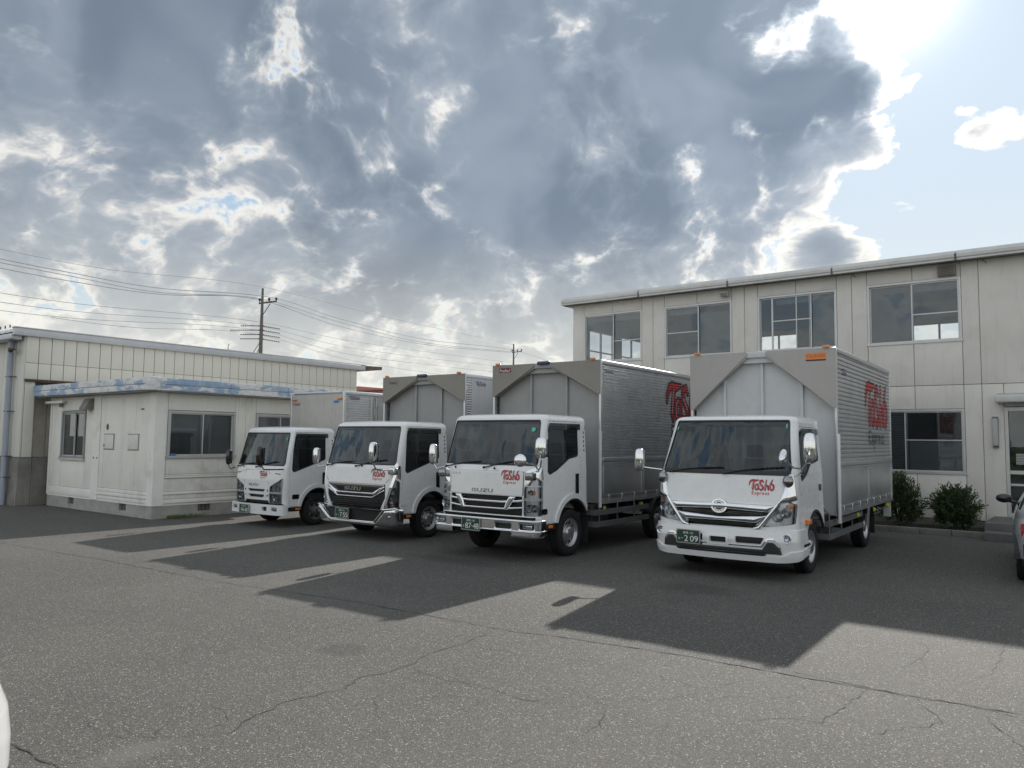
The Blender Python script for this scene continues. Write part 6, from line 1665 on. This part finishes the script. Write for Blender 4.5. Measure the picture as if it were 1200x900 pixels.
    skin('inspection_sticker', 'sticker_green', t, S, lambda U, V: np.hypot((U-.72)/1.1, V-1.88)-.03, (.6, .9, 1.8, 2.0), .01, .004, 0)
    skin('emblem_plate', 'dchrome', t, S, K.side(s_rect(.28, .46, .60, .70, .02)), (K.w, 1.6, .55, .75), .02, .006, .01)
    for sg in (1, -1): wheel(t, sg*.75, .96, .33, .19, 'dark', sg)
    for sg in (1, -1): wheel(t, sg*.80, 3.5, .33, .19, 'dual', sg, True)
    chassis(t, 1.55, 4.4, .95, 3.5, .33)
    B = dict(pitch=.055, yc=2.42, lamps=False)
    cb, Sx = cargo_box(t, .97, 1.60, 5.2, .75, 3.0, 'van', B, xoff=-.05)
    Sr = planeS((.97-.05-.004, 0, 0), (0, 1, 0), (0, 0, 1))
    logo(cb, Sr, 1.76, 2.76, .34, .012, (.79, .055, .017), .6, .004, ('violet_print', 'violet_print', 'violet_print'), False, .004)
    Sf = planeS((-.05, 1.62, 0), (1, 0, 0), (0, 0, 1))
    text('lettering', 'Fruehauf', 'maroon_print', cb, Sf, -.88, -.62, 2.68, 2.76, .004, shear=.1)
    skin('blue_badge', 'blue_print', cb, Sf, s_poly([(.58, 2.72), (.76, 2.72), (.79, 2.78), (.61, 2.78)], .01), (.4, .9, 2.6, 2.9), .015, .004, 0)
    return t
truck_hino(); truck3(); truck2(); truck1()
# ------------------------------------------------------------------ passenger cars
M['silver'] = P('silver_car_paint', (.60, .62, .64), .28, .35, .02, coat=.8, rvar=.05)
M['car_white'] = P('white_car_paint', (.60, .61, .63), .25, 0, .01, coat=.9, rvar=.04)
M['white_lens'] = P('clear_lens_white', (.7, .7, .7), .15, .2, .02, coat=.6)
def car(label, cat, x, y, rz, L, W_, H_, paint, rear_lamp=True):
    """y=0 nose, y=L tail; every level of the body is a rounded plan outline"""
    t = thing('parked_car', label, cat, (x, y, 0), R(rz))
    w = W_/2; zl = [.20, .26, .34, .48, .62, .72, .80, .86, .92, .98, 1.04, 1.20, 1.34, 1.42, H_-.03, H_]
    y0 = [.03, .0, .0, .0, .02, .06, .14, .34, .72, 1.02, 1.12, 1.42, 1.72, 1.90, 2.05, 2.30]
    y1 = [L-.16, L-.08, L-.02, L, L-.01, L-.04, L-.06, L-.08, L-.10, L-.12, L-.16, L-.34, L-.58, L-.82, L-1.05, L-1.4]
    ww = [w-.02, w, w, w+.005, w+.01, w+.01, w, w-.015, w-.03, w-.05, w-.075, w-.15, w-.215, w-.26, w-.32, w-.45]
    NP, NZ = 200, 64; zs = np.linspace(.20, H_, NZ)
    def pt(k, z):
        a = 2*PI*k/NP; c_, s_ = math.cos(a), math.sin(a); e = np.interp(z, [.2, .9, 1.0, H_], [.46, .46, .42, .55])
        A, B_, Wd = np.interp(z, zl, y0), np.interp(z, zl, y1), np.interp(z, zl, ww)
        return (Wd*math.copysign(abs(c_)**e, c_), (A+B_)/2+(B_-A)/2*math.copysign(abs(s_)**e, s_), z)
    V = [[pt(k, z) for k in range(NP)] for z in zs]
    wy = (.88, L-.86); r = .325
    sets = {'car_body': [], 'side_pane': [], 'windscreen': [], 'rear_window': [], 'tail_lamp': [], 'lamp_clear': [], 'head_lamp': [], 'lower_valance': [], 'door': []}
    for i in range(NZ-1):
        for k in range(NP):
            q = (V[i][k], V[i][(k+1) % NP], V[i+1][(k+1) % NP], V[i+1][k]); c = [sum(p[j] for p in q)/4 for j in range(3)]
            side = abs(c[0]) > np.interp(c[2], zl, ww)*.86; ny = c[1]; z = c[2]
            if side and any(math.hypot(ny-a, z-r) < r+.045 for a in wy): continue
            key = 'car_body'
            if z > 1.0 and z < H_-.08:
                yw0, yw1 = np.interp(z, zl, y0), np.interp(z, zl, y1)
                if side and yw0+.28 < ny < yw1-.42 and not any(abs(ny-a) < .045 for a in (2.05+.0, 3.0)): key = 'side_pane'
                elif not side and ny < 2.4 and z > 1.05: key = 'windscreen'
                elif not side and ny > L-1.5 and z > 1.03: key = 'rear_window'
            elif .60 < z < .93 and ny > L-.36-(z-.6)*.5 and abs(c[0]) > w*(1.0-(z-.5)*.8): key = 'tail_lamp' if z < .83 else 'lamp_clear'
            elif .60 < z < .84 and ny < .70 and abs(c[0]) > w*(.5+(z-.6)*1.1): key = 'head_lamp'
            elif z < .36 and (ny > L-.5 or ny < .1) and z < .34: key = 'lower_valance'
            elif side and 1.40 < ny < 2.95 and .30 < z < .99: key = 'door'
            sets[key].append((i*NP+k, i*NP+(k+1) % NP, (i+1)*NP+(k+1) % NP, (i+1)*NP+k))
    flat = [p for row in V for p in row]; mats = dict(car_body=paint, side_pane='side_glass', windscreen='glass', rear_window='side_glass', tail_lamp='red_lens', lamp_clear='white_lens', head_lamp='white_lens', lower_valance='black', door=paint)
    for key, F in sets.items():
        groups = [F] if key in ('car_body', 'windscreen', 'rear_window', 'lower_valance') else [[f for f in F if flat[f[0]][0] > 0], [f for f in F if flat[f[0]][0] <= 0]]
        for Fs in groups:
            if not Fs: continue
            ids = sorted({i for f in Fs for i in f}); mp = {a: b for b, a in enumerate(ids)}
            MB().add([flat[i] for i in ids], [tuple(mp[i] for i in f) for f in Fs], True).build(key, mats[key], t)
    MB().add([V[-1][k] for k in range(NP)], [tuple(range(NP))], True).build('roof', paint, t)
    box('underbody', 'black', t, -w+.12, w-.12, .25, L-.25, .18, .55)
    box('interior', 'interior', t, -w+.2, w-.2, 1.2, L-.5, .5, .95)
    for x_ in (-.36, .36):
        box('seat', 'seat', t, x_-.22, x_+.22, 2.2, 2.36, .9, 1.28, b=.05); box('seat', 'seat', t, x_-.22, x_+.22, L-1.35, L-1.2, .9, 1.22, b=.05)
    for a in wy:
        for sg in (1, -1):
            wheel(t, sg*(w-.13), a, r, .20, 'chrome', sg)
            lin = MB(); Q = []
            for k in range(17):
                th = PI*k/16; Q.append((a+(r+.05)*math.cos(th), r+(r+.05)*math.sin(th)))
            for p, q in zip(Q, Q[1:]): lin.add([(sg*(w-.30), p[0], p[1]), (sg*(w-.01), p[0], p[1]), (sg*(w-.01), q[0], q[1]), (sg*(w-.30), q[0], q[1])], [(0, 1, 2, 3)])
            lin.build('arch_liner', 'black', t)
    for sg in (1, -1):
        mm = MB().ellipsoid((sg*(w+.13), 1.52, 1.03), (.12, .07, .075), 18, 12).build('door_mirror', 'gloss_black', t)
        MB().tube([(sg*(w-.04), 1.50, .97), (sg*(w+.08), 1.52, .99)], .025, 8).build('arm', 'gloss_black', mm)
        MB().bbox(sg*(w-.005)-.012, sg*(w-.005)+.012, 2.55, 2.72, .82, .85, .01).build('door_handle', paint, t)
    return t
car('silver hatchback parked nose in at the office steps, its red tail lamp towards us', 'car', -.455, 17.0, 184, 4.4, 1.76, 1.47, 'silver')
car('white car whose headlamp corner just enters at the bottom corner of the yard', 'car', -4.68, 1.62, 180, 4.3, 1.72, 1.50, 'car_white')
# ------------------------------------------------------------------ clipped hedge across the yard (seen mirrored in chrome and glass)
hg = MB(); rnd = random.Random(21)
for k in range(7000):
    x = rnd.uniform(-26, 22); z = rnd.uniform(0, 1)**.8*(2.1+.5*math.sin(x*.7)+.3*math.sin(x*2.1)); y = -13+rnd.uniform(-.5, .5)*(1-z*.1)
    s_ = rnd.uniform(.08, .2); a, b_ = rnd.uniform(0, 6.28), rnd.uniform(-1, 1)
    p = Vector((x, y, z)); u = Vector((math.cos(a), math.sin(a)*.6, b_)).normalized()*s_; v = Vector((-math.sin(a)*.6, math.cos(a), .5)).normalized()*s_*.6
    hg.add([p-u, p-v, p+u, p+v], [(0, 1, 2, 3)])
hg.box(-26, 22, -13.4, -12.9, 0, 1.7)
o = hg.build('hedge', 'leaf', None); tag(o, 'long clipped green hedge across the yard facing the trucks', 'hedge', kind='stuff')
